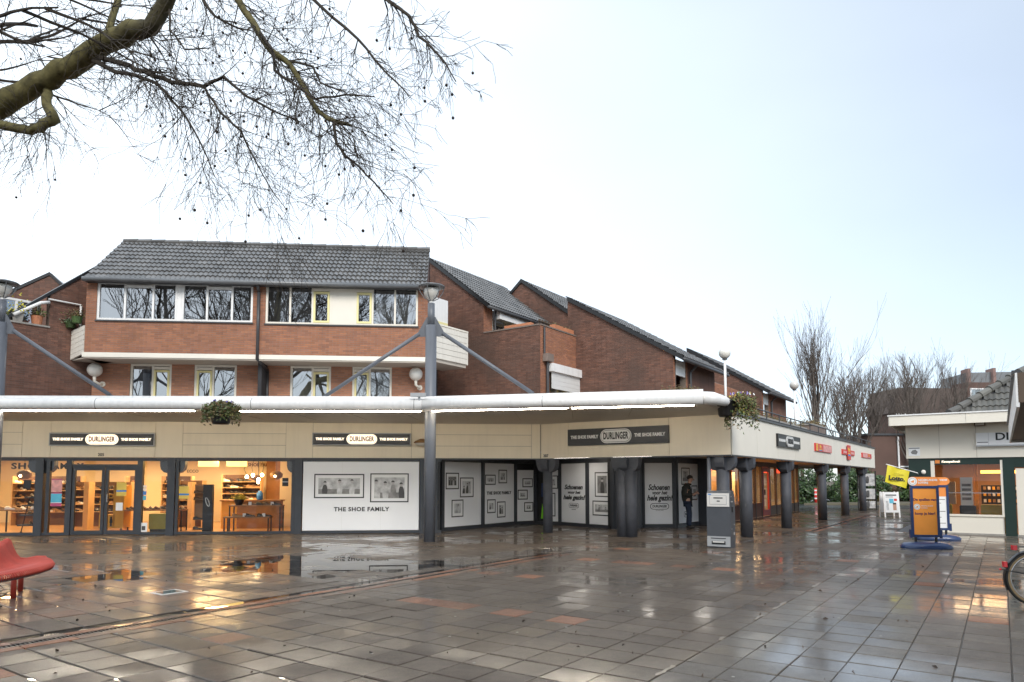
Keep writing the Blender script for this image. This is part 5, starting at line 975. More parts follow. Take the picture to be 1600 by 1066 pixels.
for k, (u0, u1, w, z0, z1, m, lb) in enumerate(((-.3, .1, -1.0, .03, .85, 'olive', 'low olive cardboard box at the left of the kiosk window'), (.85, 1.6, -.9, .03, .85, 'olive', 'wide olive cardboard box inside the kiosk window'), (.3, .72, -.9, .03, .82, 'anthracite', 'dark pedestal below the pale display machine'), (-.25, .18, -1.6, .85, 1.55, 'curtain_grey', 'grey leaflet rack in the kiosk window'), (.85, 1.9, -2.2, .85, 1.45, 'black', 'dark shelf of small goods in the kiosk'))):
    t = T('kiosk_goods', lb, 'goods', FK.P((u0+u1)/2, w, z0)); MB().fbox(FK, u0, u1, w-.3, w, z0, z1).build('box_body', m, t)
    if k == 4:
        for r_ in range(3):
            for c_ in range(8): MB().fbox(FK, u0+.06+c_*.12, u0+.13+c_*.12, w, w+.03, z0+.06+r_*.2, z0+.16+r_*.2).build('pack', ('sign_face', 'amber', 'shoe_tan')[(r_+c_) % 3], t)
    else: MB().fbox(FK, u0+.02, u1-.02, w-.28, w-.02, z1, z1+.015).build('lid', m, t)
t = T('display_machine', 'pale display machine with printed panels standing in the kiosk window', 'machine', FK.P(.5, -1, .82)); MB().fbox(FK, .34, .66, -1.15, -.95, .83, 1.7).build('cabinet', 'sign_face', t); [MB().fbox(FK, .38, .62, -.95, -.945, 1.0+k*.14, 1.08+k*.14).build('panel_print', 'photo_mid', t) for k in range(4)]
MB().fbox(FK, .70, .80, -1.3, -1.2, .03, 2.3).build('orange_post', 'orange', ks)
t = T('shop_sign', 'white box sign with black letters DI on the kiosk fascia', 'sign', FK.P(2, .05, 2.6)); MB().fbox(FK, .83, 4.2, .003, .10, 2.62, 3.0).build('sign_box', 'white_plastic', t); MB().fbox(FK, .83, 4.2, .101, .12, 2.60, 2.64).build('sill_strip', 'galv', t); MB().fbox(FK, .85, 1.12, .10, .104, 2.71, 2.73).build('black_bar', 'ink', t); text('DI', .30, 'ink', t, FK.mtx(1.46, .104, 2.87), xs=1.15, bold=.006); MB().fbox(FK, 1.13, 1.135, .10, .102, 2.62, 3.0).build('joint', 'sign_grey', t)
t = T('camera_notice', 'small white notice with a hand drawing on the kiosk fascia corner', 'sign', FK.P(-.78, .01, 2.36)); MB().fbox(FK, -.93, -.62, .001, .012, 2.36, 2.62).build('board', 'white_plastic', t); MB().fpoly(FK, [(-.84, 2.42), (-.72, 2.40), (-.68, 2.48), (-.74, 2.55), (-.82, 2.53), (-.87, 2.47)], .012, .014).build('drawing', 'photo_mid', t); MB().fbox(FK, -.92, -.63, .012, .014, 2.585, 2.605).build('print_line', 'ink', t)
t = T('fascia_spotlight', 'small brown spotlight under the kiosk eave', 'light', FK.P(.95, .2, 3.2)); MB().fbox(FK, .80, 1.08, .1, .3, 3.2, 3.3).build('housing', 'brown_board', t); MB().fbox(FK, .83, 1.05, .3, .31, 3.215, 3.285).build('lens', 'lamp_bowl', t)
# hipped tile roof on the kiosk
hr = T('hipped_roof', 'dark hipped tile roof with rounded hip caps on top of the kiosk', 'roof', FK.P(2, -2, 3.54)); e0, e1 = Vector(FK.P(.15, -.75, 3.62)), Vector(FK.P(2.5, -3.1, 5.35)); AA = Vector((*FK.d, 0)); BB = (Vector(FK.P(.15, -3.1, 5.35))-e0).normalized()
MB().add([e0, Vector(FK.P(7, -.75, 3.62)), Vector(FK.P(7, -3.1, 5.35)), e1, Vector(FK.P(.15, -6, 3.62)), Vector(FK.P(7, -6, 3.62))], [(0, 1, 2, 3), (0, 3, 4), (3, 2, 5, 4)]).build('roof_boarding', 'gutter_dark', hr)
lb_ = (Vector(FK.P(.15, -3.1, 5.35))-e0).length
roof_tiles(e0+Vector((0, 0, .01)), AA, BB, 5.1, lb_, hr, m='tile_brown', cw=.30, g=.37, single=130, keep=lambda a, c: a-.12 > c*2.35/lb_)
for k in range(9):
    a, c = e0.lerp(e1, k/9), e0.lerp(e1, (k+1.12)/9); MB().tube([a+Vector((0, 0, .07)), c+Vector((0, 0, .05))], [.135, .105], 10).build('hip_cap', 'tile_brown', hr)
# flat roof of the next unit, running towards the viewer
FN = Fr((10.72, 15.02), -35); nr = T('flat_roof_unit', 'flat roofed shop unit with white eave board and brown soffit in front of the kiosk', 'building', FN.P(4, 4, 0))
MB().prism([FN.P(.02, -.02, 2.47), FN.P(6, -.02, 2.47), FN.P(6, 9, 2.47), FN.P(.02, 9, 2.47)], [FN.P(.02, -.02, 2.8), FN.P(6, -.02, 2.8), FN.P(6, 9, 2.8), FN.P(.02, 9, 2.8)]).build('roof_slab', 'brown_board', nr)
b = MB(); b.fbox(FN, 0, .03, -.03, 9, 2.42, 2.80); b.fbox(FN, .03, 6, -.04, -.01, 2.42, 2.8); b.build('eave_board', 'white_paint', nr); b = MB(); b.fbox(FN, -.03, .05, -.05, 9, 2.8, 2.83); b.build('roof_trim', 'gutter_dark', nr); MB().fbox(FN, 1.6, 6, .6, 9, -.01, 2.47).build('unit_wall', 'cream_light', nr)

# ------------------------------------------------------------------ things on the square
# ticket machine
FX = Fr((4.72, 17.01), -33); mc = T('ticket_machine', 'dark grey street machine with a pale operating panel standing by the arcade corner', 'machine', FX.P(.28, -.2, 0))
MB().fpoly(FX.sub(.57, 0, 90), [(0, 0), (.40, 0), (.40, 1.20), (.30, 1.36), (.07, 1.36), (0, 1.24)], -.57, 0).build('body', 'machine', mc)
b = MB(); b.fbox(FX, .02, .55, 0, .02, .98, 1.30); b.build('panel_frame', 'machine_light', mc); MB().fbox(FX, .08, .49, .02, .024, 1.03, 1.25).build('panel_line', 'machine_grey', mc); MB().fbox(FX, .09, .48, .02, .027, 1.04, 1.24).build('panel_face', 'machine_light', mc); MB().fbox(FX, .18, .40, .027, .032, 1.175, 1.2).build('card_slot', 'black', mc); MB().fbox(FX, .26, .33, .027, .03, 1.10, 1.125).build('panel_print', 'ink', mc); MB().fbox(FX, .05, .12, .02, .028, 1.262, 1.285).build('logo_print', 'blue_print', mc)
MB().fbox(FX, .01, .56, .0, .03, .03, .27).build('drawer', 'machine_grey', mc); MB().fbox(FX, .12, .45, .03, .036, .08, .16).build('drawer_recess', 'black', mc); MB().fbox(FX, .15, .42, .032, .05, .125, .155).build('drawer_grip', 'machine_light', mc); MB().fbox(FX, .10, .46, .03, .034, .215, .235).build('drawer_print', 'ink', mc)
fs = FX.sub(.57, 0, 90); MB().fbox(fs, .12, .18, 0, .02, .85, .98).build('lock_cover', 'black', mc); b = MB()
for u, z in ((.08, 1.1), (.14, 1.1), (.2, 1.1), (.08, 1.22), (.3, .55), (.1, .45)): b.fbox(fs, u-.012, u+.012, 0, .003, z-.012, z+.012)
b.fbox(fs, .26, .32, 0, .004, .30, .36); b.build('sticker', 'machine_light', mc)
# swing signs with water-filled feet
def swing(x, y, ang, lab, full):
    f = Fr((x, y), ang); t = T('swing_sign', lab, 'sign', (x, y, 0)); hw = .31
    b = MB(); n = 24; prof = [(1, .0), (1.02, .05), (.86, .12), (.45, .15), (0.001, .155)]
    for r, z in prof:
        for j in range(n): a = 2*math.pi*j/n; ca, sa = math.cos(a), math.sin(a); b.v.append(f.P(.55*r*math.copysign(abs(ca)**.7, ca), .30*r*math.copysign(abs(sa)**.7, sa), .004+z*(1 if r < .9 else 1)))
    for i in range(len(prof)-1):
        for j in range(n): b.f.append((i*n+j, i*n+(j+1) % n, (i+1)*n+(j+1) % n, (i+1)*n+j))
    b.build('foot', 'navy', t, smooth=True)
    for u in (-.22, .22): MB().tube([f.P(u, 0, .12), f.P(u, 0, .32)], .03, 10).build('spring_post', 'black', t)
    b = MB(); b.fbox(f, -hw, hw, -.03, .03, .26, .32); b.fbox(f, -hw, hw, -.03, .03, 1.42, 1.48); b.fbox(f, -hw, -hw+.055, -.03, .03, .32, 1.42); b.fbox(f, hw-.055, hw, -.03, .03, .32, 1.42); b.fbox(f, -hw-.04, -hw, -.04, .04, .24, .44); b.fbox(f, hw, hw+.04, -.04, .04, .24, .44); b.build('frame', 'navy', t)
    sheet = MB().fbox(f, -hw+.05, hw-.05, -.015, .012, .31, 1.43).build('poster_sheet', 'orange' if full else 'paper', t)
    hd = pill(f, 0, -.02, 1.585, .35, .105, .04, 'orange_flat', t, 'header'); w = .021
    for (uu, zz, r) in (((-.25, 1.585, .10),) + (((-.17, .98, .07),) if full else ())):
        w_ = .021 if zz > 1.4 else .013; disc = lambda rr, d, m: MB().fpoly(f, [(uu+rr*math.cos(k*.3142), zz+rr*math.sin(k*.3142)) for k in range(20)], w_, w_+d).build('emblem', m, t)
        disc(r, .002, 'paper'); disc(r*.8, .003, 'machine_grey'); disc(r*.7, .004, 'paper'); MB().fpoly(f, [(uu-r*.5, zz-.01), (uu-r*.1, zz+r*.12), (uu+r*.35, zz+r*.3), (uu+r*.3, zz-r*.3), (uu-r*.1, zz-r*.28)], w_, w_+.005).build('emblem', 'orange_flat', t)
    text('NEDERLANDSE', .062, 'paper', t, f.mtx(-.13, w, 1.615), align='LEFT', bold=.002); text('LOTERIJ', .062, 'paper', t, f.mtx(-.13, w, 1.55), align='LEFT', bold=.002)
    ip = mat('indigo_print', (.10, .03, .09), .5, 0)
    if full: text('De spellen van', .085, ip, t, f.mtx(.0, .014, 1.15), bold=.002); text('NEDERLANDSE', .038, 'paper', t, f.mtx(-.08, .014, 1.0), align='LEFT'); text('LOTERIJ', .038, 'paper', t, f.mtx(-.08, .014, .95), align='LEFT'); text('koop je hier!', .085, ip, t, f.mtx(.0, .014, .82), bold=.002)
    else:
        MB().fbox(f, -hw+.055, hw-.055, .0, .014, 1.17, 1.42).build('poster_top', 'orange_flat', t)
        for k, z in enumerate((1.08, .98, .82, .76, .6, .5, .44)): MB().fbox(f, -.22, .22-.1*(k % 3), .012, .014, z, z+.018).build('text_line', 'photo_mid', t)
swing(9.84, 16.72, -12, 'orange swing sign on a navy water foot, all orange poster', True)
swing(11.55, 19.1, -14, 'swing sign with white text poster under an orange top, behind the all orange one', False)
# flag with beige holder
t = T('flag', 'yellow flag with black lettering hanging from a slanted white pole at the kiosk', 'flag', FK.P(-1.0, .6, 1.4)); FG = Fr(FK.P(-1.45, .62)[:2], -8)
b = MB(); n = 10; g_ = []
for i in range(n+1):
    for j in range(5): u = .62*i/n; b.v.append(FG.P(u-.1*j/4, .03*math.sin(i*.9+j*.4), 2.08-.20*u/.62-.52*j/4))
for i in range(n):
    for j in range(4): b.f.append((i*5+j, (i+1)*5+j, (i+1)*5+j+1, i*5+j+1))
b.build('cloth', 'yellow', t, smooth=True); MB().tube([FG.P(-.04, 0, 2.1), FG.P(.85, 0, 1.83)], .014, 8).build('pole', 'white_paint', t); MB().tube([FG.P(.85, 0, 1.83), FG.P(1.0, -.3, 1.79)], .018, 8).build('bracket', 'galv', t)
text('Lotto.', .19, 'ink', t, FG.mtx(.24, .036, 1.66) @ Matrix.Rotation(-.12, 4, 'Z'), bold=.008); text('nederlandse', .06, mat('flag_print', (.45, .38, .02), .6, 0), t, FG.mtx(.3, .036, 1.80) @ Matrix.Rotation(-.2, 4, 'Z'))
t = T('paper_bag', 'small tan holder fixed to the dark green kiosk post', 'holder', FK.P(-.78, -.0, 1.3)); MB().fpoly(FK, [(-.85, 1.28), (-.68, 1.34), (-.62, 1.55), (-.68, 1.62), (-.78, 1.5)], -.04, .06).build('bag', 'shoe_tan', t)
# A-frame sign
fa = Fr((16.28, 30.75), -6); t = T('pavement_sign', 'white A-frame pavement sign with a price poster beyond the columns', 'sign', fa.P(.3, -.1, 0))
for w0, w1 in ((.12, .0), (-.45, -.33)):
    P0 = lambda u, z, d=0: fa.P(u, w0+(w1-w0)*z/1.1+d, z)
    b = MB()
    for u in (0, .60): b.hexa([P0(u, .0), P0(u+.06, .0), P0(u+.06, .0, -.03), P0(u, .0, -.03), P0(u, 1.1), P0(u+.06, 1.1), P0(u+.06, 1.1, -.03), P0(u, 1.1, -.03)])
    b.build('leg', 'white_paint', t); MB().hexa([P0(.05, .2, .01), P0(.61, .2, .01), P0(.61, .2, -.02), P0(.05, .2, -.02), P0(.05, 1.08, .01), P0(.61, 1.08, .01), P0(.61, 1.08, -.02), P0(.05, 1.08, -.02)]).build('poster_board', 'paper', t)
    if w0 > 0:
        for u0, u1, z0, z1, m in ((.1, .55, .93, .98, 'ink'), (.1, .4, .86, .89, 'photo_mid'), (.24, .42, .6, .8, 'cyan_print'), (.44, .56, .7, .8, 'red_sign'), (.38, .52, .3, .55, 'skin'), (.1, .2, .3, .7, 'photo_light'), (.38, .52, .55, .62, 'black')):
            MB().hexa([P0(u0, z0, .012), P0(u1, z0, .012), P0(u1, z0, .008), P0(u0, z0, .008), P0(u0, z1, .012), P0(u1, z1, .012), P0(u1, z1, .008), P0(u0, z1, .008)]).build('print', m, t)
# picture rack by the last column
fk = Fr((18.55, 37.6), -20); t = T('picture_rack', 'tall black rack holding three grey photo boards beside the last column', 'rack', fk.P(.4, 0, 0)); b = MB()
for u in (0, .86): b.fbox(fk, u, u+.05, -.04, .04, 0, 2.1)
b.build('upright', 'black', t)
for k, (z0, z1) in enumerate(((.12, .5), (.6, 1.15), (1.3, 1.95))): MB().fbox(fk, .05, .86, -.02, .01, z0, z1).build('photo_board', 'photo_light', t); MB().ball(fk.P(.55, .0, (z0+z1)/2), .2, .02, .2, 12, 8).build('photo_print', 'photo_dark', t)
# bollards
for k, (x, y) in enumerate(((20.2, 46.6), (21.3, 48.6), (22.3, 46.6))):
    t = T('bollard', ('red and white post beside the big shrub, the front one of the pair', 'red and white post just behind the front one beside the big shrub', 'red and white post standing alone between two columns')[k], 'bollard', (x, y, 0), 'red and white posts at the road'); MB().tube([(x, y, 0), (x, y, 1.05)], .085, 12).build('post', 'red_sign', t, smooth=True)
    for z in (.35, .62, .88): MB().tube([(x, y, z), (x, y, z+.09)], .088, 12).build('white_band', 'paper', t)
# round bench
bn = T('round_bench', 'curved red wire bench with worn paint around the big tree', 'bench', (-7.2, 9.6, 0)); CX, CY = -9.3, 9.2
pr = [(2.80, .33), (2.82, .37), (2.79, .405), (2.65, .41), (2.48, .385), (2.36, .40), (2.28, .48), (2.22, .59), (2.18, .68), (2.14, .70), (2.09, .69)]
def pol(r, z, a): return (CX+r*math.cos(a), CY+r*math.sin(a), z)
A1 = R_(36)
b = MB(); k = 0; a = A1
while a > R_(-50):
    sh = max(0, 1-(A1-a)/.22); sc = [(2.36+(r-2.36)*(1-.25*sh*sh), z) for r, z in pr]
    b.tube([pol(r, z+.03*sh, a) for r, z in sc], .0105, 6); a -= .0145
b.build('wire_ribs', 'bench_red', bn, smooth=True)['kind'] = 'stuff'
# end hoop
hoop = [pol(2.36+(r-2.36)*.75, z+.03, A1+.008+.05*math.sin(math.pi*i/(len(pr)-1))) for i, (r, z) in enumerate(pr)]; MB().tube(hoop, .022, 8).build('end_hoop', 'bench_red', bn, smooth=True)
aa = [A1-.004-i*.04 for i in range(37)]; MB().tube([pol(2.36+(2.79-2.36)*(1-.25*max(0, 1-(A1-a)/.22)**2), .335+.03*max(0, 1-(A1-a)/.22), a) for a in aa], .021, 8).build('front_rail', 'bench_worn', bn, smooth=True); MB().tube([pol(2.12, .695, a) for a in aa], .024, 8).build('back_rail', 'bench_red', bn, smooth=True); MB().tube([pol(2.42, .355, a) for a in aa], .022, 8).build('under_rail', 'bench_worn', bn, smooth=True)
for a in (12, 28, -8, -28): MB().tube([pol(2.5 if a != 28 else 2.4, 0, R_(a)), pol(2.5 if a != 28 else 2.4, .37, R_(a))], .034, 12).build('leg', 'bench_red', bn, smooth=True)
# bicycle, mostly out of frame to the right
bk = T('bicycle', 'black city bicycle with tan wall tyres and red rear reflectors', 'bicycle', (7.2, 8.9, 0)); FB2 = Fr((6.70, 9.02), -14)
def ring(u, r, tr, m, nm, par, z=.36, n=40, w=0): b = MB(); b.tube([FB2.P(u+r*math.cos(2*math.pi*i/n), w, z+r*math.sin(2*math.pi*i/n)) for i in range(n+1)], tr, 8, False); return b.build(nm, m, par, smooth=True)
for u in (0, 1.12):
    wh = ring(u, .335, .021, 'tyre', 'wheel', bk); ring(u, .316, .0225, 'tyre_wall', 'tyre_wall', wh); ring(u, .292, .013, 'metal', 'rim', wh); b = MB()
    for k in range(28): a = 2*math.pi*k/28; s = 1 if k % 2 else -1; b.tube([FB2.P(u, .025*s, .36), FB2.P(u+.29*math.cos(a), 0, .36+.29*math.sin(a))], .0012, 4, False)
    b.build('spokes', 'metal', wh); MB().tube([FB2.P(u, -.05, .36), FB2.P(u, .05, .36)], .022, 10).build('hub', 'metal', wh)
    g = MB(); a0, a1 = (20, 205) if u == 0 else (30, 170); n = 24
    for i in range(n+1):
        a = R_(a0+(a1-a0)*i/n)
        for rr, ww in ((.365, -.03), (.378, 0), (.365, .03)): g.v.append(FB2.P(u+rr*math.cos(a), ww, .36+rr*math.sin(a)))
    for i in range(n): g.f += [(3*i, 3*i+1, 3*i+4, 3*i+3), (3*i+1, 3*i+2, 3*i+5, 3*i+4)]
    g.build('mudguard', 'bike_black', bk, smooth=True)
for nm, pts, r in (('frame', [(0, .36), (.46, .34), (.36, .86), (0, .36)], .012), ('down_tube', [(.46, .34), (.98, .82)], .017), ('top_tube', [(.38, .72), (.95, .92)], .016), ('fork', [(1.12, .36), (.98, .8), (.92, 1.05)], .015), ('handlebar', [(.90, 1.05), (.98, 1.1), (.86, 1.12), (.7, 1.06)], .013), ('seat_post', [(.36, .86), (.34, .98)], .013), ('rear_rack', [(.0, .36), (-.22, .76), (.32, .76)], .009), ('kickstand', [(.3, .33), (.2, .02)], .01)): MB().tube([FB2.P(u, 0, z) for u, z in pts], r, 8).build(nm, 'bike_black', bk, smooth=True)
MB().ball(FB2.P(.33, 0, 1.0), .14, .08, .05).build('saddle', 'bike_black', bk, smooth=True); MB().fbox(FB2, -.26, -.21, -.03, .03, .72, .78).build('rear_light', 'reflector', bk); MB().fbox(FB2, -.37, -.33, -.03, .03, .50, .57).build('reflector', 'reflector', bk); MB().tube([FB2.P(-.02, .05, .4), FB2.P(-.42, .05, .475)], .007, 6).build('stay_rod', 'bike_black', bk); MB().ball(FB2.P(-.42, .05, .475), .014).build('stay_cap', 'reflector', bk)
MB().tube([FB2.P(.46, -.09, .34), FB2.P(.46, .09, .34)], .05, 14).build('crank', 'metal', bk)
# man with phone
def skin_obj(name, m, parent, verts, edges, radii, root=0):
    me = bpy.data.meshes.new(name); me.from_pydata(verts, edges, []); o = bpy.data.objects.new(name, me); COL.objects.link(o); o.parent = parent
    md = o.modifiers.new('s', 'SKIN'); sv_ = me.skin_vertices[0].data
    for i, r in enumerate(radii): sv_[i].radius = (r, r) if not isinstance(r, tuple) else r
    sv_[root].use_root = True; md.use_smooth_shade = True; s2 = o.modifiers.new('d', 'SUBSURF'); s2.levels = 2; s2.render_levels = 2; me.materials.append(MATS[m]); return o
mn = T('person', 'man in a dark jacket and jeans standing against the white panel looking at his phone', 'person', (5.93, 23.62, 0), rz=R_(-18))   # faces local +X
body = skin_obj('body', 'skin', mn, [(0, 0, .95), (-.02, 0, 1.2), (-.02, 0, 1.42), (.03, 0, 1.5), (.07, 0, 1.56), (.10, 0, 1.64), (.09, 0, 1.72), (.0, .1, .9), (.02, .1, .5), (-.01, .1, .09), (.0, -.1, .9), (.05, -.1, .5), (.04, -.1, .09), (-.02, .2, 1.4), (-.06, .24, 1.12), (.2, .14, 1.14), (.29, .06, 1.2), (-.02, -.2, 1.4), (-.04, -.25, 1.12), (.2, -.13, 1.12), (.29, -.04, 1.19)],
    [(0, 1), (1, 2), (2, 3), (3, 4), (4, 5), (5, 6), (0, 7), (7, 8), (8, 9), (0, 10), (10, 11), (11, 12), (2, 13), (13, 14), (14, 15), (15, 16), (2, 17), (17, 18), (18, 19), (19, 20)],
    [.12, .11, .10, .055, .062, .10, .075, .085, .06, .045, .085, .06, .045, .06, .045, .035, .042, .06, .045, .035, .042])
skin_obj('jacket', 'jacket', mn, [(0, 0, .80), (-.03, 0, 1.05), (-.05, 0, 1.25), (-.04, 0, 1.42), (.0, 0, 1.5), (-.04, .19, 1.41), (-.1, .27, 1.13), (.17, .15, 1.13), (-.04, -.19, 1.41), (-.08, -.28, 1.13), (.17, -.14, 1.11)], [(0, 1), (1, 2), (2, 3), (3, 4), (3, 5), (5, 6), (6, 7), (3, 8), (8, 9), (9, 10)], [(.16, .19), (.16, .19), (.165, .20), (.14, .17), .085, .085, .07, .052, .085, .07, .052])
skin_obj('jeans', 'jeans', mn, [(0, 0, .93), (.0, .095, .82), (.03, .1, .5), (-.01, .1, .07), (.0, -.095, .82), (.05, -.1, .5), (.04, -.1, .07)], [(0, 1), (1, 2), (2, 3), (0, 4), (4, 5), (5, 6)], [.15, .115, .095, .078, .115, .095, .078])
for y, x in ((.1, 0), (-.1, .05)): b = MB(); b.ball((x+.05, y, .045), .14, .05, .05); o = b.build('shoe', 'shoe_black', mn, local=True, smooth=True)
b = MB(); b.ball((.075, 0, 1.70), .105, .09, .085); b.build('hair', 'hair', mn, local=True, smooth=True); b = MB(); b.ball((.205, 0, 1.625), .02, .015, .025); b.build('nose', 'skin', mn, local=True, smooth=True)
for y in (-.088, .088): b = MB(); b.ball((.09, y, 1.63), .02, .012, .03); b.build('ear', 'skin', mn, local=True, smooth=True)
for y in (-.035, .035): b = MB(); b.ball((.185, y, 1.655), .012); b.build('eye', 'black', mn, local=True)
b = MB(); b.ball((.02, 0, 1.47), .11, .13, .05); b.build('collar', 'jacket', mn, local=True, smooth=True)
for s, zz in ((1, 1.2), (-1, 1.19)):
    for k in range(4): b = MB(); b.tube([(.29+.012*k, s*.055, zz+.01-.018*k), (.325+.012*k, s*.035, zz+.02-.018*k), (.335+.012*k, s*.012, zz+.022-.018*k)], [.011, .010, .008], 6); b.build('finger', 'skin', mn, local=True, smooth=True)
    b = MB(); b.tube([(.28, s*.05, zz+.03), (.30, s*.02, zz+.05), (.32, s*.005, zz+.055)], [.012, .011, .009], 6); b.build('thumb', 'skin', mn, local=True, smooth=True)
ph = MB().box(-.04, .04, -.075, .075, -.005, .005).build('phone', 'black', None, local=True); tag(ph, 'dark mobile phone held in both hands by the standing man', 'phone'); ph.location = mn.matrix_basis @ Vector((.33, 0, 1.235)); ph.rotation_euler = (0, -.6, R_(-18)); MB().box(-.034, .034, -.065, .065, .005, .006).build('screen', 'sign_grey', ph, local=True)

# ------------------------------------------------------------------ trees
def seg_tubes(b, segs):
    for p0, p1, r0, r1 in segs:
        n = 3 if r0 < .012 else (5 if r0 < .04 else 8); b.tube([p0, p1], [r0, r1], n, False)
def twigs(r, p, d, L_, rad, depth, out, droop, tips, wig=.25, kids=(3, 5), spread=.75):
    n = max(3, int(L_/.16)) if depth else max(3, int(L_/.12)); q = Vector(p); d = Vector(d).normalized(); pts = [q.copy()]; ds = [d.copy()]
    for i in range(n):
        d = (d+Vector((r.gauss(0, wig), r.gauss(0, wig), r.gauss(0, wig)-droop*.4))*.45).normalized(); q2 = q+d*(L_/n); ra, rb = rad*(1-.75*i/n), rad*(1-.75*(i+1)/n); out.append((q.copy(), q2.copy(), max(ra, .0025), max(rb, .0022))); q = q2; pts.append(q.copy()); ds.append(d.copy())
    tips.append(q.copy())
    if depth == 0: return
    for k in range(r.randint(*kids)):
        i = r.randint(max(1, n//4), n); a = r.uniform(0, 6.283); o = ds[i].orthogonal().normalized(); o = Matrix.Rotation(a, 3, ds[i]) @ o
        twigs(r, pts[i], ds[i]+o*spread*r.uniform(.6, 1.3), L_*r.uniform(.45, .72), rad*.5, depth-1, out, droop, tips, wig, kids, spread)
pt = T('plane_tree', 'big bare plane tree with mossy limbs and hanging seed balls over the red bench', 'tree', (-9.3, 9.3, 0)); r = random.Random(4)
LM = [([(-9.3, 9.3, 4.2), (-8.7, 9.6, 5.9), (-8.26, 9.8, 6.58), (-7.3, 9.6, 6.95), (-6.7, 9.5, 7.2), (-6.19, 9.4, 7.39), (-5.63, 9.2, 7.59), (-5.13, 9.0, 7.66), (-4.82, 8.9, 7.65), (-4.58, 8.8, 7.9), (-4.28, 8.6, 8.41), (-4.0, 8.4, 9.6)], [.24, .21, .195, .18, .17, .165, .155, .15, .13, .11, .10, .07]),
 ([(-5.45, 9.1, 7.62), (-5.49, 9.2, 8.05), (-5.5, 9.3, 8.68), (-5.6, 9.5, 10)], [.06, .05, .045, .03]),
 ([(-6.59, 9.5, 7.17), (-6.49, 9.4, 6.84), (-6.3, 9.3, 6.6), (-6.44, 9.3, 6.52), (-6.66, 9.3, 6.43), (-7.13, 9.4, 6.55), (-7.75, 9.5, 6.66), (-8.5, 9.6, 7.1)], [.07, .075, .085, .08, .075, .07, .06, .05]),
 ([(-5.82, 9.3, 7.49), (-5.15, 9.0, 7.17), (-4.7, 8.8, 6.91), (-4.22, 8.6, 6.69), (-3.9, 8.5, 6.6), (-3.6, 8.4, 6.64), (-3.28, 8.3, 6.35), (-2.92, 8.2, 6.11), (-2.54, 8.1, 5.91)], [.042, .038, .034, .03, .028, .022, .018, .014, .009]),
 ([(-3.9, 8.5, 6.6), (-3.59, 8.3, 6.14), (-3.3, 8.2, 5.85), (-3.1, 8.1, 5.48), (-2.87, 8.0, 5.08), (-2.6, 7.9, 4.73)], [.02, .018, .016, .012, .008, .005]),
 ([(-5.88, 9.3, 7.45), (-5.32, 9.0, 7.08), (-4.91, 8.8, 6.91), (-4.6, 8.7, 6.75), (-4.35, 8.6, 6.48), (-4.07, 8.5, 6.13), (-3.82, 8.4, 5.7), (-3.64, 8.3, 5.33)], [.036, .032, .028, .024, .02, .016, .012, .007]),
 ([(-4.3, 8.6, 8.4), (-3.68, 8.4, 8.0), (-3.41, 8.3, 7.55), (-3.16, 8.2, 7.19), (-2.9, 8.1, 6.8), (-2.66, 8.0, 6.57), (-2.42, 7.9, 6.2), (-2.26, 7.8, 5.87), (-2.03, 7.7, 5.7), (-1.84, 7.7, 5.66)], [.06, .055, .05, .045, .042, .04, .036, .032, .028, .018]),
 ([(-2.03, 7.7, 5.7), (-1.98, 7.6, 5.39), (-1.8, 7.6, 5.2), (-1.52, 7.5, 4.9), (-1.29, 7.4, 4.61)], [.022, .018, .015, .011, .006]),
 ([(-3.14, 8.2, 7.17), (-2.87, 8.0, 6.77), (-2.79, 7.9, 6.43), (-2.45, 7.8, 6.14), (-2.26, 7.7, 5.97), (-1.88, 7.6, 5.96), (-1.53, 7.5, 5.89)], [.024, .022, .02, .018, .015, .012, .007]),
 ([(-2.66, 8.0, 6.61), (-2.31, 7.8, 6.41), (-2.2, 7.7, 6.16), (-1.88, 7.6, 5.99)], [.018, .015, .012, .008]),
 ([(-4.0, 8.4, 9.2), (-2.6, 8.1, 8.4), (-1.8, 7.8, 7.54), (-1.48, 7.7, 7.2), (-1.17, 7.6, 6.89), (-1.04, 7.5, 6.6), (-.78, 7.4, 6.28), (-.61, 7.3, 5.94)], [.05, .04, .03, .026, .022, .018, .013, .007]),
 ([(-4.3, 8.7, 8.5), (-4.24, 8.8, 8.22), (-3.84, 8.6, 7.59), (-3.49, 8.5, 7.35), (-3.3, 8.5, 7.32)], [.03, .026, .02, .015, .008]),
 ([(-9.2, 9.6, 7.2), (-7.98, 9.9, 8.44), (-7.32, 9.8, 8.08), (-6.77, 9.7, 7.87)], [.05, .035, .025, .012]),
 ([(-4.2, 8.6, 8.6), (-2.7, 8.0, 7.7), (-2.28, 7.9, 7.22), (-1.77, 7.7, 6.69), (-1.45, 7.6, 6.25), (-1.14, 7.5, 5.89)], [.035, .028, .022, .018, .013, .007]),
 ([(-4.6, 8.9, 8.0), (-4.4, 8.6, 7.4), (-4.1, 8.4, 7.0), (-3.7, 8.2, 6.9)], [.02, .016, .012, .008])]
big = MB(); small = MB(); segs = []; tips = []
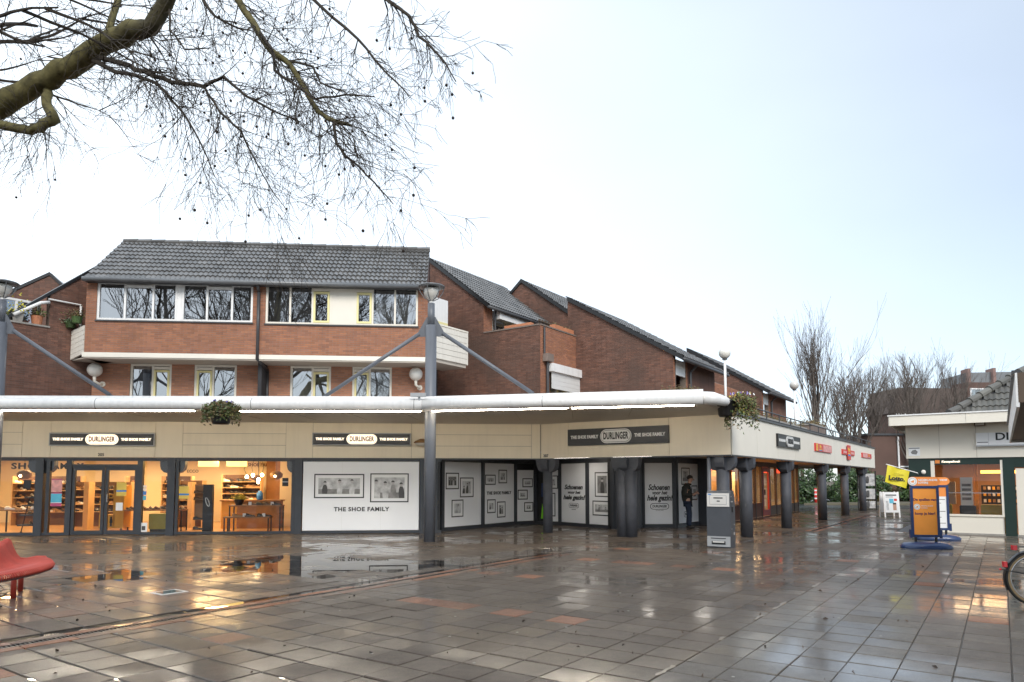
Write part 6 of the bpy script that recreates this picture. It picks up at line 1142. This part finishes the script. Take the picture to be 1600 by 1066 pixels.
for li, (pts, rad) in enumerate(LM):
    P = [Vector(p) for p in pts]; fine = [P[0]]; fr_ = [rad[0]]
    for a, c, ra, rc in zip(P, P[1:], rad, rad[1:]):
        for k in (1/3, 2/3, 1): fine.append(a.lerp(c, k)+Vector((r.gauss(0, 1), r.gauss(0, 1), r.gauss(0, 1)))*min(ra, .05)*.28); fr_.append((ra+(rc-ra)*k)*r.uniform(.95, 1.06))
    fr_ = [x*.86 for x in fr_]; (big if rad[0] > .055 else small).tube(fine, fr_, 12 if rad[0] > .055 else 6)
    dens = 3 if li in (0, 1, 2) else 3
    for a, c, rr in zip(fine, fine[1:], fr_):
        if li == 0 and a.x < -7.8: continue
        for _ in range(dens if (li or a.z < 8.6) else 2):
            if r.random() < (.42 if li in (0, 2) else .7):
                d = (c-a).normalized(); o = Matrix.Rotation(r.uniform(0, 6.283), 3, d) @ d.orthogonal().normalized()
                twigs(r, a, d*.6+o*.9+Vector((.15, 0, -.25)), r.uniform(.35, .9)*(.62 if li in (10, 13, 1) else 1), min(rr*.45, .0085), 2, segs, .75, tips, .40, (2, 4))
seg_tubes(small, segs)
big.tube([(-9.3, 9.3, 0), (-9.32, 9.3, .5), (-9.3, 9.3, 2), (-9.35, 9.35, 4.3), (-9.6, 9.4, 6.5), (-9.7, 9.3, 9), (-9.5, 9.2, 12)], [.5, .4, .36, .32, .25, .18, .08], 14); big.build('trunk', 'bark_green', pt, smooth=True); small.build('branches', 'bark_twig', pt)
up = MB(); s2 = []; t2 = []
for k in range(9):
    a = k*.7+.3; h0 = r.uniform(6, 10.5); q = Vector((-9.6, 9.35, h0)); d = Vector((math.cos(a), math.sin(a), .9)); twigs(r, q, d, r.uniform(3.5, 5), .09, 4, s2, -.05, t2, .18, (3, 5), .7)
seg_tubes(up, s2); up.build('upper_crown', 'bark_twig', pt)
fb = MB()
for p in r.sample(tips, min(len(tips), 150)):
    if p.x > -4.6 or r.random() < .12: L2 = r.uniform(.05, .16); fb.tube([p, p-Vector((0, 0, L2))], .0018, 3, False); fb.ball(p-Vector((0, 0, L2+.017)), .017, n=7, m=5)
fb.build('seed_balls', 'fruit', pt)['kind'] = 'stuff'
def bare_tree(loc, h, label, seed, mt='bark_far', mtw='twig_far', rad=.16, base=1.2, n=14, lean=.32, depth=3, group=None, tw=.02, wig=.085, clear=.15, kids=(4, 7), sprd=.28):
    r = random.Random(seed); t = T('bare_tree', label, 'tree', loc, group); x, y, z = loc; b = MB(); pts = [(x+r.gauss(0, .03)*i, y+r.gauss(0, .03)*i, z+h*.92*i/8) for i in range(9)]; b.tube(pts, [rad*(1-.11*i) for i in range(9)], 9); b.build('trunk', mt, t, smooth=True); sg = []; tp_ = []
    for k in range(n):
        f = clear+(.85-clear)*k/n; q = Vector(pts[0]).lerp(Vector(pts[-1]), f); a = k*2.4+r.random(); d = Vector((math.cos(a)*lean*1.5, math.sin(a)*lean*1.5, 1)); twigs(r, q, d, h*(1-f)*r.uniform(.42, .66), rad*(.42-.25*f), depth, sg, -.16, tp_, wig, kids, sprd)
    c = MB(); c_ = [(p0, p1, max(r0, tw), max(r1, tw*.8)) for p0, p1, r0, r1 in sg]; seg_tubes(c, c_); c.build('crown', mtw, t); return t
bare_tree((21.0, 48, 0), 12.4, 'tall slim bare tree with an upright leader beyond the arcade roof', 3, rad=.15, n=34, lean=.085, depth=3, tw=.007, kids=(2, 4), sprd=.3)
for k, (x, y, h, lb) in enumerate(((23.6, 49.5, 9.6, 'rounded bare tree directly beside the tall slim one'), (25.6, 52, 10.6, 'bushy bare tree between the rounded one and the brick block'), (27.6, 53, 11.0, 'upright bare tree just left of the brick block'), (29.2, 51, 10.4, 'low bare tree in front of the left corner of the brick block'), (31.6, 54, 12.2, 'broad bare tree rising above the dormer of the brick block'), (35.0, 55, 11.4, 'pale bare tree beside the far tower house'))): bare_tree((x, y, 0), h, lb, 20+k, n=27, lean=.36, depth=3, tw=.007, clear=.26, kids=(2, 4), sprd=.30)
# trees behind the viewer, seen only as reflections in the panes
for k, (x, y, h, lb) in enumerate(((-19, -4, 20, 'bare tree across the square mirrored in the left end of the window band'), (-13.5, -7, 20, 'bare tree across the square mirrored in the middle of the left window band'), (-8, -5, 19, 'bare tree across the square mirrored next to the downpipe'), (-2.5, -8, 18, 'bare tree across the square mirrored in the right window band'), (4, -6, 17, 'bare tree across the square mirrored in the right hand panes'))): bare_tree((x, y, 0), h, lb, 40+k, rad=.3, n=14, lean=.6, depth=3, tw=.014, wig=.2, clear=.22, mtw='bark_twig', kids=(3, 5), sprd=.55)
# shrubs and hedge beyond the arcade
def shrub(x, y, z, rx, ry, rz, n, m, label, size=.22, group=None, seed=1):
    r = random.Random(seed); t = T('shrub', label, 'shrub', (x, y, 0), group); b = MB(); c = MB()
    for k in range(7): a = k*.9; c.tube([(x, y, 0), (x+rx*.5*math.cos(a), y+ry*.5*math.sin(a), z+rz*.5)], [.05, .02], 5)
    c.build('stems', 'bark_far', t); lob = [(x+r.gauss(0, rx*.42), y+r.gauss(0, ry*.42), z+r.gauss(0, rz*.4), r.uniform(.35, .6)) for _ in range(12)]
    for _ in range(n):
        lx, ly, lz, s = r.choice(lob); v = Vector((r.gauss(0, 1), r.gauss(0, 1), r.gauss(0, 1))).normalized()*r.uniform(.75, 1.05); b.leaf((lx+v.x*rx*s, ly+v.y*ry*s, max(.08, lz+v.z*rz*s)), size*r.uniform(.6, 1.3))
    b.build('foliage', m, t)
shrub(19.6, 48.3, 1.3, 2.0, 1.2, 1.3, 5200, 'leaf_dark', 'big dark green shrub behind the red and white posts', seed=2); shrub(24.2, 48.6, 1.25, 2.2, 1.2, 1.3, 5200, 'leaf_dark', 'broad green shrub between the last two arcade columns', seed=3)
shrub(29.0, 49.5, .9, 2.2, 1.0, .9, 4000, 'leaf_dark', 'low green shrub by the brick wall near the yellow flag', seed=4); shrub(33.0, 49, .8, 2.2, 1.0, .8, 3600, 'leaf', 'low green shrub behind the orange swing sign', seed=5)
b = MB(); r = random.Random(8)
for _ in range(9000): b.leaf((r.uniform(17, 44), 50.8+r.gauss(0, .35), abs(r.gauss(.5, .35))), .2)
tag(b.build('hedge', 'leaf_dry'), 'low brownish hedge running along the far verge', 'hedge', kind='stuff')

# ------------------------------------------------------------------ far buildings
ab = T('apartment_block', 'dark brown brick block with a dormer behind the bare trees', 'building', (38, 62, 0)); FA = Fr((32.0, 58), 4)
MB().fbox(FA, 0, 16, -4, 0, 0, 7.2).build('wall', 'brick_grey', ab); MB().fpoly(FA.sub(0, 0, 0), [(-.2, 7.2), (16.2, 7.2), (16.0, 9.3), (.3, 9.3)], -4, .1).build('roof', mat('slate_brown', (.115, .085, .072), .8, .2, .6), ab)
dm = MB().fbox(FA, 6.2, 10.2, -1.6, .3, 7.9, 9.8).build('dormer', 'brick_grey', ab); window(FA, .36, 6.4, 10.0, 8.1, 9.3, [7.6, 8.8], dm, 'white_paint', .1)
for i in range(5):
    for z in (1.2, 4.4): window(FA, .06, 1.2+i*3, 2.9+i*3, z, z+1.5, [2.05+i*3], ab, 'white_paint', .1)
MB().fbox(FA, 0, 16, 0, .08, 6.9, 7.15).build('gutter', 'white_paint', ab)
FA2 = Fr((26.3, 51.5), 0); aw2 = T('brick_annex', 'brown brick annex wall with white drainpipes beyond the end of the arcade', 'building', (30, 53, 0)); MB().fbox(FA2, 0, 7, -5, 0, 0, 4.9).build('wall', 'brick_grey', aw2); MB().tube([FA2.P(2.2, .08, 0), FA2.P(2.2, .08, 4.8)], .07, 8).build('drainpipe', 'white_paint', aw2); q = MB(); q.fbox(FA2, 2.3, 4.2, .03, .09, 2.55, 2.65); q.fbox(FA2, 4.1, 4.2, .03, .09, 0, 2.55); q.build('door_frame', 'white_paint', aw2); MB().fbox(FA2, 2.6, 4.1, 0, .04, 0, 2.55).build('garage_door', 'brown_board', aw2)
window(FA2, .05, 5.0, 6.6, 2.9, 4.2, [5.8], aw2, 'white_paint', .08); MB().fbox(FA2, -.1, 7.1, -5, .1, 4.9, 5.05).build('roof_edge', 'gutter_dark', aw2)
tw_ = T('tower_house', 'far brick house with grey roof rising behind the kiosk roof', 'building', (66, 96, 0)); FT2 = Fr((62.6, 95), -8); MB().fbox(FT2, 0, 12, -8, 0, 0, 14.2).build('wall', mat('brick_far', (.24, .15, .13), .85, .1, .3), tw_); MB().fpoly(FT2.sub(0, 0, 0), [(0, 14.3), (12, 14.3), (12, 16.4), (0, 16.4)], -8, -.6).build('roof', mat('slate', (.17, .18, .19), .6, .12, .8), tw_); MB().fbox(FT2, -.1, 12, -.6, .12, 14.1, 14.4).build('cornice', 'white_paint', tw_)
for u in (0, 3.2): MB().fbox(FT2, u, u+.35, -2, 0, 14.4, 16.9).build('party_wall', MATS['brick_far'], tw_)
window(FT2, .05, 1.6, 3.6, 11.4, 12.8, [2.6], tw_, 'white_paint', .15); MB().fbox(FT2, 5.6, 6.6, -.6, -.5, 15.3, 15.8).build('roof_light', 'white_paint', tw_)
fh = T('far_houses', 'low brown house row glimpsed beyond the end of the deck railing', 'building', (16, 62, 0)); FH = Fr((8, 60), 6); MB().fbox(FH, 0, 18, -6, 0, 0, 5.0).build('wall', 'brick_grey', fh); MB().fpoly(FH.sub(0, 0, 0), [(-.3, 5.0), (18.3, 5.0), (18.3, 6.2), (-.3, 6.2)], -6, .2).build('roof', MATS['slate_brown'], fh)
for i in range(6): window(FH, .06, 9+i*1.5, 10.1+i*1.5, 1.0, 2.4, [], fh, 'white_paint', .1)
